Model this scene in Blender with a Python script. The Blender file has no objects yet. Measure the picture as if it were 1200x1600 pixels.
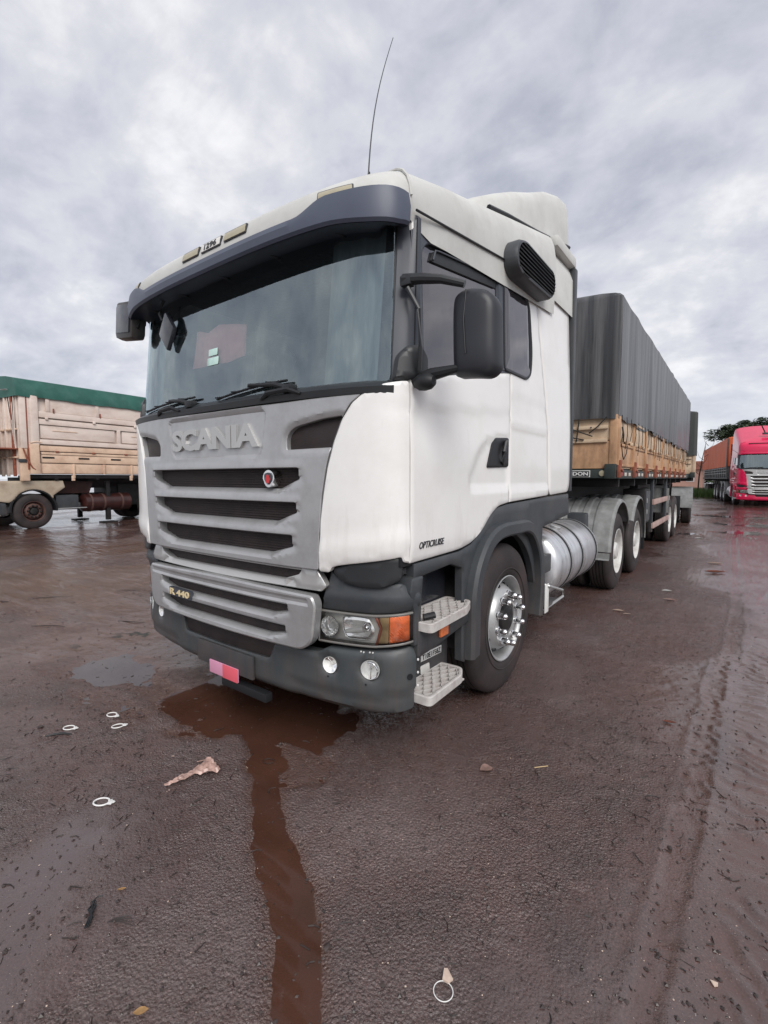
import bpy, bmesh, math, random
import numpy as np
from math import sin, cos, pi, radians, sqrt, atan2
from mathutils import Vector, Matrix
from mathutils.geometry import delaunay_2d_cdt
random.seed(7); np.random.seed(7)
scn = bpy.context.scene
COL = scn.collection

# ------------------------------------------------------------------ camera, world, sun, exposure
cam_d = bpy.data.cameras.new('camera'); cam = bpy.data.objects.new('camera', cam_d); COL.objects.link(cam)
cam.location = (2.5, -1.7, 1.5)
YAW, PITCH = radians(36.8), radians(-4.1)
fw = Vector((-sin(YAW)*cos(PITCH), cos(YAW)*cos(PITCH), sin(PITCH)))
cam.rotation_euler = fw.to_track_quat('-Z', 'Y').to_euler()
cam_d.sensor_fit = 'VERTICAL'; cam_d.sensor_height = 36.0; cam_d.lens = 738.0/1600.0*36.0
cam_d.clip_start = 0.05; cam_d.clip_end = 5000
scn.camera = cam
scn.view_settings.view_transform = 'Standard'; scn.view_settings.look = 'None'
scn.view_settings.gamma = 1; scn.view_settings.use_curve_mapping = False
scn.view_settings.exposure = 0.85
SUN_EL, SUN_AZ = radians(42), atan2(-0.62, 0.78)     # direction towards the sun, in the xy plane
sd = bpy.data.lights.new('sun', 'SUN'); sd.energy = 1.5; sd.angle = radians(38); sd.color = (1.0, 0.965, 0.93)
sun = bpy.data.objects.new('sun', sd); COL.objects.link(sun)
sv = Vector((cos(SUN_EL)*cos(SUN_AZ), cos(SUN_EL)*sin(SUN_AZ), sin(SUN_EL)))
sun.rotation_euler = sv.to_track_quat('Z', 'Y').to_euler()

def make_world():
    w = bpy.data.worlds.new('World'); scn.world = w; w.use_nodes = True
    nt = w.node_tree; N = nt.nodes; L = nt.links; N.clear()
    out = N.new('ShaderNodeOutputWorld'); bg = N.new('ShaderNodeBackground'); L.new(bg.outputs[0], out.inputs[0])
    bg.inputs['Strength'].default_value = 0.1
    sky = N.new('ShaderNodeTexSky'); sky.sky_type = 'NISHITA'; sky.sun_disc = False
    sky.sun_elevation = SUN_EL; sky.sun_rotation = pi/2 - SUN_AZ
    tc = N.new('ShaderNodeTexCoord'); sep = N.new('ShaderNodeSeparateXYZ'); L.new(tc.outputs['Generated'], sep.inputs[0])
    def math_(op, a, b=None, c=None):
        n = N.new('ShaderNodeMath'); n.operation = op
        for i, v in enumerate((a, b, c)):
            if v is None: continue
            if hasattr(v, 'type') or hasattr(v, 'is_linked'): L.new(v, n.inputs[i])
            else: n.inputs[i].default_value = v
        return n.outputs[0]
    z = math_('MAXIMUM', sep.outputs[2], 0.0)
    zz = math_('ADD', z, 0.42)
    px = math_('DIVIDE', sep.outputs[0], zz); py = math_('DIVIDE', sep.outputs[1], zz)
    cb = N.new('ShaderNodeCombineXYZ'); L.new(px, cb.inputs[0]); L.new(py, cb.inputs[1])
    def noise(scale, det, rough, dist, off=(0, 0, 0), stretch=(1, 1, 1)):
        mp = N.new('ShaderNodeMapping'); mp.inputs['Location'].default_value = off; mp.inputs['Scale'].default_value = stretch
        L.new(cb.outputs[0], mp.inputs[0])
        n = N.new('ShaderNodeTexNoise'); n.inputs['Scale'].default_value = scale; n.inputs['Detail'].default_value = det
        n.inputs['Roughness'].default_value = rough; n.inputs['Distortion'].default_value = dist
        L.new(mp.outputs[0], n.inputs['Vector']); return n.outputs[0]
    big = noise(1.9, 3, .5, .2, (3.2, 1.1, 0))
    mid = noise(4.0, 9, .57, .25, (7.3, 2.2, 0), (1, 1.25, 1))
    fine = noise(12, 6, .55, .3, (1.3, 4.2, 0))
    s = math_('ADD', math_('MULTIPLY', big, .46), math_('ADD', math_('MULTIPLY', mid, .62), math_('MULTIPLY', fine, .24)))
    # s is about 0.64 +- 0.1
    r = N.new('ShaderNodeValToRGB'); L.new(s, r.inputs[0])
    e = r.color_ramp.elements
    def c(r_, g, b): return (r_, g, b, 1)
    K = 1.0
    stops = [(.44, (.34, .36, .44)), (.54, (.45, .465, .54)), (.62, (.54, .55, .62)), (.70, (.63, .635, .685)), (.78, (.77, .77, .80)), (.86, (.90, .89, .90))]
    e[0].position = stops[0][0]; e[0].color = c(*stops[0][1]); e[1].position = stops[-1][0]; e[1].color = c(*stops[-1][1])
    for p, v in stops[1:-1]:
        q = e.new(p); q.color = c(*v)
    # pale band of haze low over the horizon
    hz = N.new('ShaderNodeMapRange'); L.new(sep.outputs[2], hz.inputs[0]); hz.inputs[1].default_value = 0.0; hz.inputs[2].default_value = .22
    hz.inputs[3].default_value = .55; hz.inputs[4].default_value = 0.0; hz.interpolation_type = 'SMOOTHSTEP'
    m1 = N.new('ShaderNodeMix'); m1.data_type = 'RGBA'; L.new(hz.outputs[0], m1.inputs[0]); L.new(r.outputs[0], m1.inputs[6]); m1.inputs[7].default_value = (.70, .74, .80, 1)
    sc = N.new('ShaderNodeMix'); sc.data_type = 'RGBA'; sc.blend_type = 'MULTIPLY'; sc.inputs[0].default_value = 1
    L.new(m1.outputs[2], sc.inputs[6]); sc.inputs[7].default_value = (6.6, 6.6, 6.55, 1)
    mx = N.new('ShaderNodeMix'); mx.data_type = 'RGBA'; mx.inputs[0].default_value = .95
    L.new(sky.outputs[0], mx.inputs[6]); L.new(sc.outputs[2], mx.inputs[7])
    L.new(mx.outputs[2], bg.inputs['Color'])
make_world()

# ------------------------------------------------------------------ materials
def lin(*c): return tuple(((v/255.0)/12.92 if v/255.0 <= .04045 else ((v/255.0+.055)/1.055)**2.4) for v in c)
def mat(name, col, rough=.5, metal=0.0, var=.0, vscale=6.0, bump=0.0, bscale=80.0, dirt_sheen=None, dirt_sheen_amt=0.0, dscale=3.0, coat=0.0, spec=.5, trans=0.0, ior=1.45, stretch=(1, 1, 1), emit=None, rvar=0.0):
    m = bpy.data.materials.new(name); m.use_nodes = True
    nt = m.node_tree; N = nt.nodes; L = nt.links
    b = N['Principled BSDF']
    b.inputs['Base Color'].default_value = (*col, 1); b.inputs['Roughness'].default_value = rough; b.inputs['Metallic'].default_value = metal
    b.inputs['Specular IOR Level'].default_value = spec; b.inputs['IOR'].default_value = ior
    b.inputs['Coat Weight'].default_value = coat; b.inputs['Coat Roughness'].default_value = .08
    b.inputs['Transmission Weight'].default_value = trans
    if emit: b.inputs['Emission Color'].default_value = (*emit[0], 1); b.inputs['Emission Strength'].default_value = emit[1]
    tc = N.new('ShaderNodeTexCoord'); mp = N.new('ShaderNodeMapping'); mp.inputs['Scale'].default_value = stretch
    L.new(tc.outputs['Object'], mp.inputs[0])
    colout = None
    if var > 0:
        n = N.new('ShaderNodeTexNoise'); n.inputs['Scale'].default_value = vscale; n.inputs['Detail'].default_value = 6; n.inputs['Roughness'].default_value = .6
        L.new(mp.outputs[0], n.inputs['Vector'])
        r = N.new('ShaderNodeValToRGB'); L.new(n.outputs[0], r.inputs[0])
        r.color_ramp.elements[0].position = .3; r.color_ramp.elements[1].position = .7
        r.color_ramp.elements[0].color = (*[v*(1-var) for v in col], 1); r.color_ramp.elements[1].color = (*[min(1, v*(1+var)) for v in col], 1)
        colout = r.outputs[0]
        if rvar > 0:
            mr = N.new('ShaderNodeMapRange'); L.new(n.outputs[0], mr.inputs[0]); mr.inputs[1].default_value = .3; mr.inputs[2].default_value = .7
            mr.inputs[3].default_value = max(0.02, rough-rvar); mr.inputs[4].default_value = rough+rvar; L.new(mr.outputs[0], b.inputs['Roughness'])
    if dirt_sheen is not None:
        n = N.new('ShaderNodeTexNoise'); n.inputs['Scale'].default_value = dscale; n.inputs['Detail'].default_value = 8; n.inputs['Roughness'].default_value = .68
        L.new(mp.outputs[0], n.inputs['Vector'])
        r = N.new('ShaderNodeMapRange'); L.new(n.outputs[0], r.inputs[0]); r.inputs[1].default_value = .45; r.inputs[2].default_value = .78
        r.inputs[3].default_value = 0; r.inputs[4].default_value = dirt_sheen_amt
        mx = N.new('ShaderNodeMix'); mx.data_type = 'RGBA'; L.new(r.outputs[0], mx.inputs[0])
        if colout: L.new(colout, mx.inputs[6])
        else: mx.inputs[6].default_value = (*col, 1)
        mx.inputs[7].default_value = (*dirt_sheen, 1); colout = mx.outputs[2]
    if colout: L.new(colout, b.inputs['Base Color'])
    if bump > 0:
        n = N.new('ShaderNodeTexNoise'); n.inputs['Scale'].default_value = bscale; n.inputs['Detail'].default_value = 4
        L.new(mp.outputs[0], n.inputs['Vector'])
        bp = N.new('ShaderNodeBump'); bp.inputs['Strength'].default_value = bump; bp.inputs['Distance'].default_value = .004
        L.new(n.outputs[0], bp.inputs['Height']); L.new(bp.outputs[0], b.inputs['Normal'])
    return m
def glassmat(name, tint, refl=.12, rough=.02, opacity=.0, base=(0.02, .025, .03), gcol=(.84, .97, 1)):
    """reflective vehicle glass: fresnel + film reflection over tinted see-through"""
    m = bpy.data.materials.new(name); m.use_nodes = True
    nt = m.node_tree; N = nt.nodes; L = nt.links; N.clear()
    out = N.new('ShaderNodeOutputMaterial')
    tr = N.new('ShaderNodeBsdfTransparent'); tr.inputs[0].default_value = (*tint, 1)
    df = N.new('ShaderNodeBsdfDiffuse'); df.inputs[0].default_value = (*base, 1)
    m0 = N.new('ShaderNodeMixShader'); m0.inputs[0].default_value = opacity; L.new(tr.outputs[0], m0.inputs[1]); L.new(df.outputs[0], m0.inputs[2])
    gl = N.new('ShaderNodeBsdfGlossy'); gl.inputs['Roughness'].default_value = rough; gl.inputs[0].default_value = (*gcol, 1)
    tc = N.new('ShaderNodeTexCoord'); n = N.new('ShaderNodeTexNoise'); n.inputs['Scale'].default_value = 2.2
    mp = N.new('ShaderNodeMapping'); mp.inputs['Scale'].default_value = (3, 3, .6); L.new(tc.outputs['Object'], mp.inputs[0]); L.new(mp.outputs[0], n.inputs['Vector'])
    bp = N.new('ShaderNodeBump'); bp.inputs['Strength'].default_value = .10; bp.inputs['Distance'].default_value = .01; L.new(n.outputs[0], bp.inputs['Height'])
    L.new(bp.outputs[0], gl.inputs['Normal'])
    fr = N.new('ShaderNodeFresnel'); fr.inputs[0].default_value = 1.5
    ad = N.new('ShaderNodeMath'); ad.operation = 'ADD'; ad.use_clamp = True; L.new(fr.outputs[0], ad.inputs[0]); ad.inputs[1].default_value = refl
    mx = N.new('ShaderNodeMixShader'); L.new(ad.outputs[0], mx.inputs[0]); L.new(m0.outputs[0], mx.inputs[1]); L.new(gl.outputs[0], mx.inputs[2])
    L.new(mx.outputs[0], out.inputs[0])
    return m
GR = lin(84, 62, 50)
M = {}
M['white'] = mat('white_paint', (.80, .795, .775), .30, var=.02, vscale=1.2, coat=.35, dirt_sheen=(.50, .45, .39), dirt_sheen_amt=.28, dscale=2.3)
def grime(m, z0, z1, amt, col):
    nt = m.node_tree; N = nt.nodes; L = nt.links; b = N['Principled BSDF']; src = b.inputs['Base Color'].links[0].from_socket
    tc = N.new('ShaderNodeTexCoord'); mp = N.new('ShaderNodeMapping'); mp.inputs['Scale'].default_value = (7, 7, 1.3); L.new(tc.outputs['Object'], mp.inputs[0])
    n = N.new('ShaderNodeTexNoise'); n.inputs['Scale'].default_value = 1.6; n.inputs['Detail'].default_value = 9; n.inputs['Roughness'].default_value = .72; L.new(mp.outputs[0], n.inputs['Vector'])
    sp = N.new('ShaderNodeSeparateXYZ'); L.new(tc.outputs['Object'], sp.inputs[0])
    r = N.new('ShaderNodeMapRange'); L.new(sp.outputs[2], r.inputs[0]); r.inputs[1].default_value = z1; r.inputs[2].default_value = z0; r.inputs[3].default_value = -.10; r.inputs[4].default_value = .16
    a = N.new('ShaderNodeMath'); a.operation = 'ADD'; L.new(n.outputs[0], a.inputs[0]); L.new(r.outputs[0], a.inputs[1])
    k = N.new('ShaderNodeMapRange'); L.new(a.outputs[0], k.inputs[0]); k.inputs[1].default_value = .52; k.inputs[2].default_value = .80; k.inputs[3].default_value = 0; k.inputs[4].default_value = amt
    mx = N.new('ShaderNodeMix'); mx.data_type = 'RGBA'; L.new(k.outputs[0], mx.inputs[0]); L.new(src, mx.inputs[6]); mx.inputs[7].default_value = (*col, 1); L.new(mx.outputs[2], b.inputs['Base Color'])
grime(M['white'], 1.0, 1.5, .26, (.36, .31, .26))
M['roofwhite'] = mat('weathered_roof_white', (.56, .565, .54), .55, var=.06, vscale=2.5, dirt_sheen=(.33, .31, .28), dirt_sheen_amt=.45, dscale=3.5)
M['silver'] = mat('silver_grille_paint', (.44, .443, .446), .33, metal=.55, var=.04, vscale=3, dirt_sheen=(.17, .15, .14), dirt_sheen_amt=.35, dscale=7)
M['silver2'] = mat('bright_letter_silver', (.50, .50, .49), .35, metal=.5, var=.05)
M['plastic'] = mat('charcoal_plastic', (.043, .049, .055), .47, var=.14, vscale=4, bump=.12, bscale=260, dirt_sheen=(.10, .085, .075), dirt_sheen_amt=.35, dscale=4)
M['bumper'] = mat('grey_bumper_plastic', (.052, .061, .066), .42, var=.10, vscale=3, bump=.10, bscale=300, dirt_sheen=(.11, .095, .085), dirt_sheen_amt=.35, dscale=3, stretch=(1, 1, .5))
M['black'] = mat('black_rubber_trim', (.012, .013, .015), .5, var=.2, vscale=8)
M['under'] = mat('oily_black_chassis', (.011, .011, .012), .62, var=.3, vscale=6, dirt_sheen=(.05, .035, .03), dirt_sheen_amt=.4)
grime(M['bumper'], .3, .7, .5, (.12, .085, .07)); grime(M['plastic'], .4, 1.2, .45, (.11, .08, .068))
M['mesh'] = mat('dark_brown_mesh', (.028, .021, .021), .55, var=.3, vscale=9, bump=.9, bscale=420, dirt_sheen=(.07, .045, .038), dirt_sheen_amt=.6, dscale=5)
M['visor'] = mat('smoked_blue_visor', (.075, .088, .125), .42, var=.12, vscale=3)
M['pillar'] = mat('dark_grey_satin_pillar', (.05, .056, .07), .35, var=.08, vscale=3)
M['glass'] = glassmat('windscreen_glass', (.84, .94, .95), .19, opacity=.04, base=(.16, .22, .23))
M['sideglass'] = glassmat('tinted_side_glass', (.04, .04, .045), .10, opacity=.5, base=(.03, .03, .034), gcol=(.95, .92, .95))
M['lens'] = glassmat('clear_lamp_lens', (.98, .98, .97), -.02, gcol=(1, 1, 1))
M['chrome'] = mat('chrome', (.75, .75, .75), .12, metal=1, var=.1)
M['tank'] = mat('polished_aluminium', (.66, .67, .69), .33, metal=.75, var=.18, vscale=2.5, stretch=(1, 5, 1), dirt_sheen=(.35, .34, .34), dirt_sheen_amt=.5, rvar=.1)
M['rim'] = mat('silver_painted_rim', (.46, .47, .47), .36, metal=.5, var=.10, dirt_sheen=(.14, .11, .10), dirt_sheen_amt=.55, dscale=6)
M['rimwhite'] = mat('pale_grey_rim', (.60, .60, .58), .45, var=.10, dirt_sheen=(.2, .15, .13), dirt_sheen_amt=.6, dscale=5)
M['tyre'] = mat('tyre_rubber', (.030, .025, .025), .68, var=.25, vscale=5, bump=.25, bscale=60, dirt_sheen=(.075, .045, .042), dirt_sheen_amt=.65, dscale=4)
M['lampsil'] = mat('lamp_reflector', (.90, .91, .90), .3, metal=.1, var=.1, vscale=20)
M['lampgrey'] = mat('lamp_bezel', (.70, .69, .65), .35, metal=.0, var=.1)
M['orange'] = mat('orange_lens', lin(222, 118, 66), .25, coat=.5, var=.25, vscale=30)
M['amberdull'] = mat('yellowed_lens', lin(150, 128, 92), .3, coat=.4, var=.2, vscale=25)
M['rooflens'] = mat('frosted_marker_lens', lin(168, 160, 135), .35, var=.08, vscale=20, coat=.3)
M['step'] = mat('pale_step_metal', (.50, .48, .46), .5, var=.12, vscale=20, dirt_sheen=(.22, .14, .12), dirt_sheen_amt=.6, dscale=14)
M['fendergrey'] = mat('scuffed_grey_mudguard', (.23, .235, .232), .5, var=.2, vscale=7, dirt_sheen=(.085, .08, .076), dirt_sheen_amt=.8, dscale=4, bump=.2, bscale=40)
M['curtain'] = mat('grey_curtain_cloth', (.20, .235, .25), .9, var=.15, vscale=10, stretch=(6, 6, .3))
M['redcloth'] = mat('red_cloth', (.95, .38, .38), .9, var=.2, vscale=6)
M['mint'] = mat('mint_sticker', lin(186, 214, 206), .6)
M['platepink'] = mat('pale_pink_plate', lin(214, 150, 178), .5)
M['platered'] = mat('salmon_plate', lin(226, 98, 112), .5)
M['red'] = mat('badge_red', lin(190, 40, 45), .35, coat=.5)
M['gold'] = mat('cream_letters', lin(218, 200, 160), .4)
M['letterw'] = mat('white_letters', (.7, .7, .68), .5)
M['letterdark'] = mat('dark_letters', (.05, .05, .055), .4, metal=.3)
M['tarp'] = mat('black_wet_tarpaulin', (.042, .044, .048), .36, var=.5, vscale=3, dirt_sheen=(.20, .20, .205), dirt_sheen_amt=.85, dscale=2.6, stretch=(3, 3, .14), bump=.6, bscale=9, spec=.5)  # grey streaks put the glossy highlights of the pleats into the colour
M['tan'] = mat('ochre_painted_board', lin(188, 150, 116), .6, var=.16, vscale=5, dirt_sheen=lin(104, 72, 54), dirt_sheen_amt=.95, dscale=4, stretch=(1, 1, .5))
M['tanpale'] = mat('faded_cream_board', lin(200, 178, 152), .6, var=.10, vscale=3, dirt_sheen=lin(140, 105, 80), dirt_sheen_amt=.75, dscale=5)
M['rail'] = mat('dark_green_rail', (.028, .038, .036), .5, var=.2, vscale=5, dirt_sheen=(.08, .06, .05), dirt_sheen_amt=.5)
M['rust'] = mat('rusty_red_bracket', lin(135, 78, 60), .7, var=.3, vscale=12)
M['rope'] = mat('dark_rope', (.025, .024, .024), .9, var=.3, vscale=30)
M['refred'] = mat('reflector_red', lin(170, 60, 55), .4); M['refwhite'] = mat('reflector_white', lin(200, 190, 180), .4)
M['guard'] = mat('pinkish_white_guard_rail', lin(176, 150, 143), .6, var=.15, vscale=6, dirt_sheen=lin(110, 60, 50), dirt_sheen_amt=.7)
# left truck
M['lpanel'] = mat('faded_peach_metal', lin(216, 202, 192), .55, var=.06, vscale=2, dirt_sheen=lin(168, 136, 118), dirt_sheen_amt=.55, dscale=1.6, stretch=(1, 1, 1.6))
M['lpanel2'] = mat('peach_metal_lower', lin(214, 186, 162), .55, var=.07, vscale=2, dirt_sheen=lin(160, 122, 98), dirt_sheen_amt=.65, dscale=2.5)
M['green'] = mat('green_tarpaulin', lin(42, 92, 82), .55, var=.18, vscale=2.0, dirt_sheen=lin(84, 122, 114), dirt_sheen_amt=.5, dscale=3, bump=.4, bscale=7)
M['cream'] = mat('dirty_cream_paint', lin(186, 172, 152), .4, var=.1, dirt_sheen=lin(120, 95, 75), dirt_sheen_amt=.7)
M['redtank'] = mat('red_brown_tank', lin(54, 27, 24), .4, var=.35, vscale=6, coat=.3)
# red truck
M['pinkred'] = mat('crimson_paint', lin(205, 24, 76), .28, coat=.5, var=.06, vscale=2)
M['otarp'] = mat('orange_tarpaulin', lin(208, 98, 56), .6, var=.22, vscale=2, stretch=(2, 2, .2), bump=.3, bscale=8, dirt_sheen=lin(150, 90, 66), dirt_sheen_amt=.6)
M['bark'] = mat('tree_bark', (.07, .055, .045), .9, var=.3, vscale=20)
M['leaf'] = mat('tree_leaves', (.045, .065, .032), .6, var=.45, vscale=1.2)
M['leafd'] = mat('dry_leaf', lin(196, 158, 110), .7, var=.25, vscale=60)
M['grass'] = mat('grass_blades', (.07, .12, .03), .6, var=.4, vscale=1)
M['plasticwhite'] = mat('white_plastic_litter', (.72, .72, .70), .35, var=.05)
M['bag'] = mat('soiled_plastic_film', lin(168, 138, 128), .4, var=.4, vscale=30, coat=.3)
M['stone'] = mat('dark_wet_stone', (.045, .034, .031), .35, var=.5, vscale=20)
M['stonep'] = mat('pale_chip', lin(190, 170, 155), .7, var=.2, vscale=40)
M['twig'] = mat('wet_twig', (.022, .017, .015), .5, var=.3, vscale=20)
M['straw'] = mat('pale_straw', lin(190, 165, 125), .7)
M['wallhouse'] = mat('house_plaster', lin(190, 150, 135), .8, var=.1)
M['roofhouse'] = mat('house_roof_tiles', lin(150, 90, 70), .8, var=.2, vscale=4)

# ------------------------------------------------------------------ mesh helpers
def link(name, me, mt, parent=None, smooth=35):
    o = bpy.data.objects.new(name, me); COL.objects.link(o)
    if mt is not None and not me.materials: me.materials.append(mt)
    if parent is not None: o.parent = parent
    if smooth is not None and len(me.polygons):
        me.polygons.foreach_set('use_smooth', [True]*len(me.polygons)); me.set_sharp_from_angle(angle=radians(smooth))
    me.update(); return o
def tag(o, label=None, cat=None, group=None, kind=None):
    if label: o['label'] = label
    if cat: o['category'] = cat
    if group: o['group'] = group
    if kind: o['kind'] = kind
    return o
def empty(name, loc=(0, 0, 0), rz=0.0, parent=None):
    o = bpy.data.objects.new(name, None); COL.objects.link(o); o.location = loc; o.rotation_euler = (0, 0, rz); o.empty_display_size = .2
    if parent: o.parent = parent
    return o
class MB:
    def __init__(s): s.v = []; s.f = []
    def add(s, V, Fc):
        b = len(s.v); s.v.extend([tuple(p) for p in V]); s.f.extend([tuple(i+b for i in f) for f in Fc]); return s
    def box(s, c, d, R=None, bev=0.0):
        x, y, z = d[0]/2, d[1]/2, d[2]/2
        if bev > 0:
            b = min(bev, x*.9, y*.9, z*.9); V = []
            bm = bmesh.new(); bmesh.ops.create_cube(bm, size=1.0)
            for vv in bm.verts: vv.co = Vector((vv.co.x*2*x, vv.co.y*2*y, vv.co.z*2*z))
            bmesh.ops.bevel(bm, geom=bm.edges[:], offset=b, segments=2, affect='EDGES', profile=.6)
            V = [v.co.copy() for v in bm.verts]; bm.verts.index_update(); Fc = [[v.index for v in f.verts] for f in bm.faces]; bm.free()
        else:
            V = [Vector((a*x, b_*y, c_*z)) for c_ in (-1, 1) for b_ in (-1, 1) for a in (-1, 1)]
            Fc = [(0, 2, 3, 1), (4, 5, 7, 6), (0, 1, 5, 4), (2, 6, 7, 3), (0, 4, 6, 2), (1, 3, 7, 5)]
        if R is not None: V = [R @ v for v in V]
        C0 = Vector(c); return s.add([v+C0 for v in V], Fc)
    def tube(s, pts, r, seg=8, caps=True):
        pts = [Vector(p) for p in pts]; n = len(pts); rs = r if hasattr(r, '__len__') else [r]*n
        V = []; up = None
        for i, p in enumerate(pts):
            t = (pts[min(i+1, n-1)]-pts[max(i-1, 0)]).normalized()
            if up is None:
                up = Vector((0, 0, 1)) if abs(t.z) < .9 else Vector((1, 0, 0))
            a = t.cross(up)
            if a.length < 1e-6: a = t.orthogonal()
            a.normalize(); b = t.cross(a); up = -b if False else up
            for k in range(seg):
                an = 2*pi*k/seg; V.append(p+(a*cos(an)+b*sin(an))*rs[i])
        Fc = [(i*seg+k, i*seg+(k+1) % seg, (i+1)*seg+(k+1) % seg, (i+1)*seg+k) for i in range(n-1) for k in range(seg)]
        if caps: Fc += [tuple(range(seg))[::-1], tuple(range((n-1)*seg, n*seg))]
        return s.add(V, Fc)
    def lathe(s, prof, c, axis='x', seg=48, sgn=1, a0=0, a1=2*pi):
        """prof: list of (offset along axis, radius)"""
        full = abs(a1-a0-2*pi) < 1e-6; n = seg if full else seg+1; V = []
        for (o, r) in prof:
            for k in range(n):
                a = a0+(a1-a0)*k/seg
                if axis == 'x': V.append((c[0]+sgn*o, c[1]+r*cos(a), c[2]+r*sin(a)))
                elif axis == 'y': V.append((c[0]+r*cos(a), c[1]+sgn*o, c[2]+r*sin(a)))
                else: V.append((c[0]+r*cos(a), c[1]+r*sin(a), c[2]+sgn*o))
        Fc = []
        for i in range(len(prof)-1):
            for k in range(seg):
                k2 = (k+1) % n
                Fc.append((i*n+k, i*n+k2, (i+1)*n+k2, (i+1)*n+k))
        return s.add(V, Fc)
    def prism(s, poly, f0, f1):
        """poly 2d, f0/f1: maps 2d -> 3d for both faces"""
        n = len(poly); V = [f0(*p) for p in poly]+[f1(*p) for p in poly]
        Fc = [tuple(range(n)), tuple(range(2*n-1, n-1, -1))]+[(i, i+n, (i+1) % n+n, (i+1) % n) for i in range(n)]
        return s.add(V, Fc)
    def loft(s, rings, close=True, caps=False):
        n = len(rings[0]); V = [p for r in rings for p in r]; m = n if close else n-1
        Fc = [(i*n+k, i*n+(k+1) % n, (i+1)*n+(k+1) % n, (i+1)*n+k) for i in range(len(rings)-1) for k in range(m)]
        if caps: Fc += [tuple(range(n))[::-1], tuple(range((len(rings)-1)*n, len(rings)*n))]
        return s.add(V, Fc)
    def build(s, name, mt, parent=None, smooth=35, recalc=True):
        me = bpy.data.meshes.new(name); me.from_pydata(s.v, [], s.f)
        if recalc:
            bm = bmesh.new(); bm.from_mesh(me); bmesh.ops.recalc_face_normals(bm, faces=bm.faces); bm.to_mesh(me); bm.free()
        return link(name, me, mt, parent, smooth)
def B(name, c, d, mt, parent=None, bev=.006, R=None): return MB().box(c, d, R, bev).build(name, mt, parent)
def rnd(poly, r=.03, n=4):
    """round the corners of a polygon"""
    out = []; k = len(poly)
    for i in range(k):
        p0, p, p1 = Vector(poly[i-1]), Vector(poly[i]), Vector(poly[(i+1) % k])
        rr = r[i] if hasattr(r, '__len__') else r
        a = (p0-p); b = (p1-p); q = min(rr, a.length*.48, b.length*.48)
        if q < 1e-4: out.append(tuple(p)); continue
        A = p+a.normalized()*q; Bq = p+b.normalized()*q
        for j in range(n+1):
            t = j/n; out.append(tuple(A*(1-t)**2+p*2*t*(1-t)+Bq*t*t))
    return out
def area(p): return .5*sum(p[i-1][0]*p[i][1]-p[i][0]*p[i-1][1] for i in range(len(p)))
def inpoly(P, poly):
    x = P[:, 0]; y = P[:, 1]; c = np.zeros(len(P), bool); q = np.asarray(poly)
    for i in range(len(q)):
        x0, y0 = q[i-1]; x1, y1 = q[i]
        if y0 == y1: continue
        m = ((y0 > y) != (y1 > y)) & (x < (x1-x0)*(y-y0)/(y1-y0)+x0); c ^= m
    return c
def edist(P, poly):
    q = np.asarray(poly, float); d = np.full(len(P), 1e9)
    for i in range(len(q)):
        a = q[i-1]; b = q[i]; ab = b-a; L2 = (ab**2).sum()
        if L2 < 1e-12: continue
        t = np.clip(((P-a) @ ab)/L2, 0, 1); d = np.minimum(d, np.hypot(*(P-(a+t[:, None]*ab)).T))
    return d
def sdf(P, poly):
    P = np.atleast_2d(P); d = edist(P, poly); return np.where(inpoly(P, poly), -d, d)
def sstep(x, a, b): t = np.clip((x-a)/(b-a), 0, 1); return t*t*(3-2*t)
def resample(poly, step):
    out = []
    for i in range(len(poly)):
        a = Vector(poly[i-1]); b = Vector(poly[i]); n = max(1, int(math.ceil((b-a).length/step)))
        for k in range(n): out.append(tuple(a.lerp(b, (k+1)/n)))
    return out
def inset(poly, d):
    s = 1 if area(poly) > 0 else -1; out = []; n = len(poly)
    for i in range(n):
        p0 = Vector(poly[i-1]); p = Vector(poly[i]); p1 = Vector(poly[(i+1) % n])
        e0 = (p-p0); e1 = (p1-p)
        if e0.length < 1e-9 or e1.length < 1e-9: out.append(tuple(p)); continue
        e0.normalize(); e1.normalize(); n0 = Vector((-e0.y, e0.x))*s; n1 = Vector((-e1.y, e1.x))*s
        m = n0+n1
        if m.length < 1e-6: m = n0
        m.normalize(); k = d/max(.35, m.dot(n0)); out.append(tuple(p+m*k))
    return out
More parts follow.
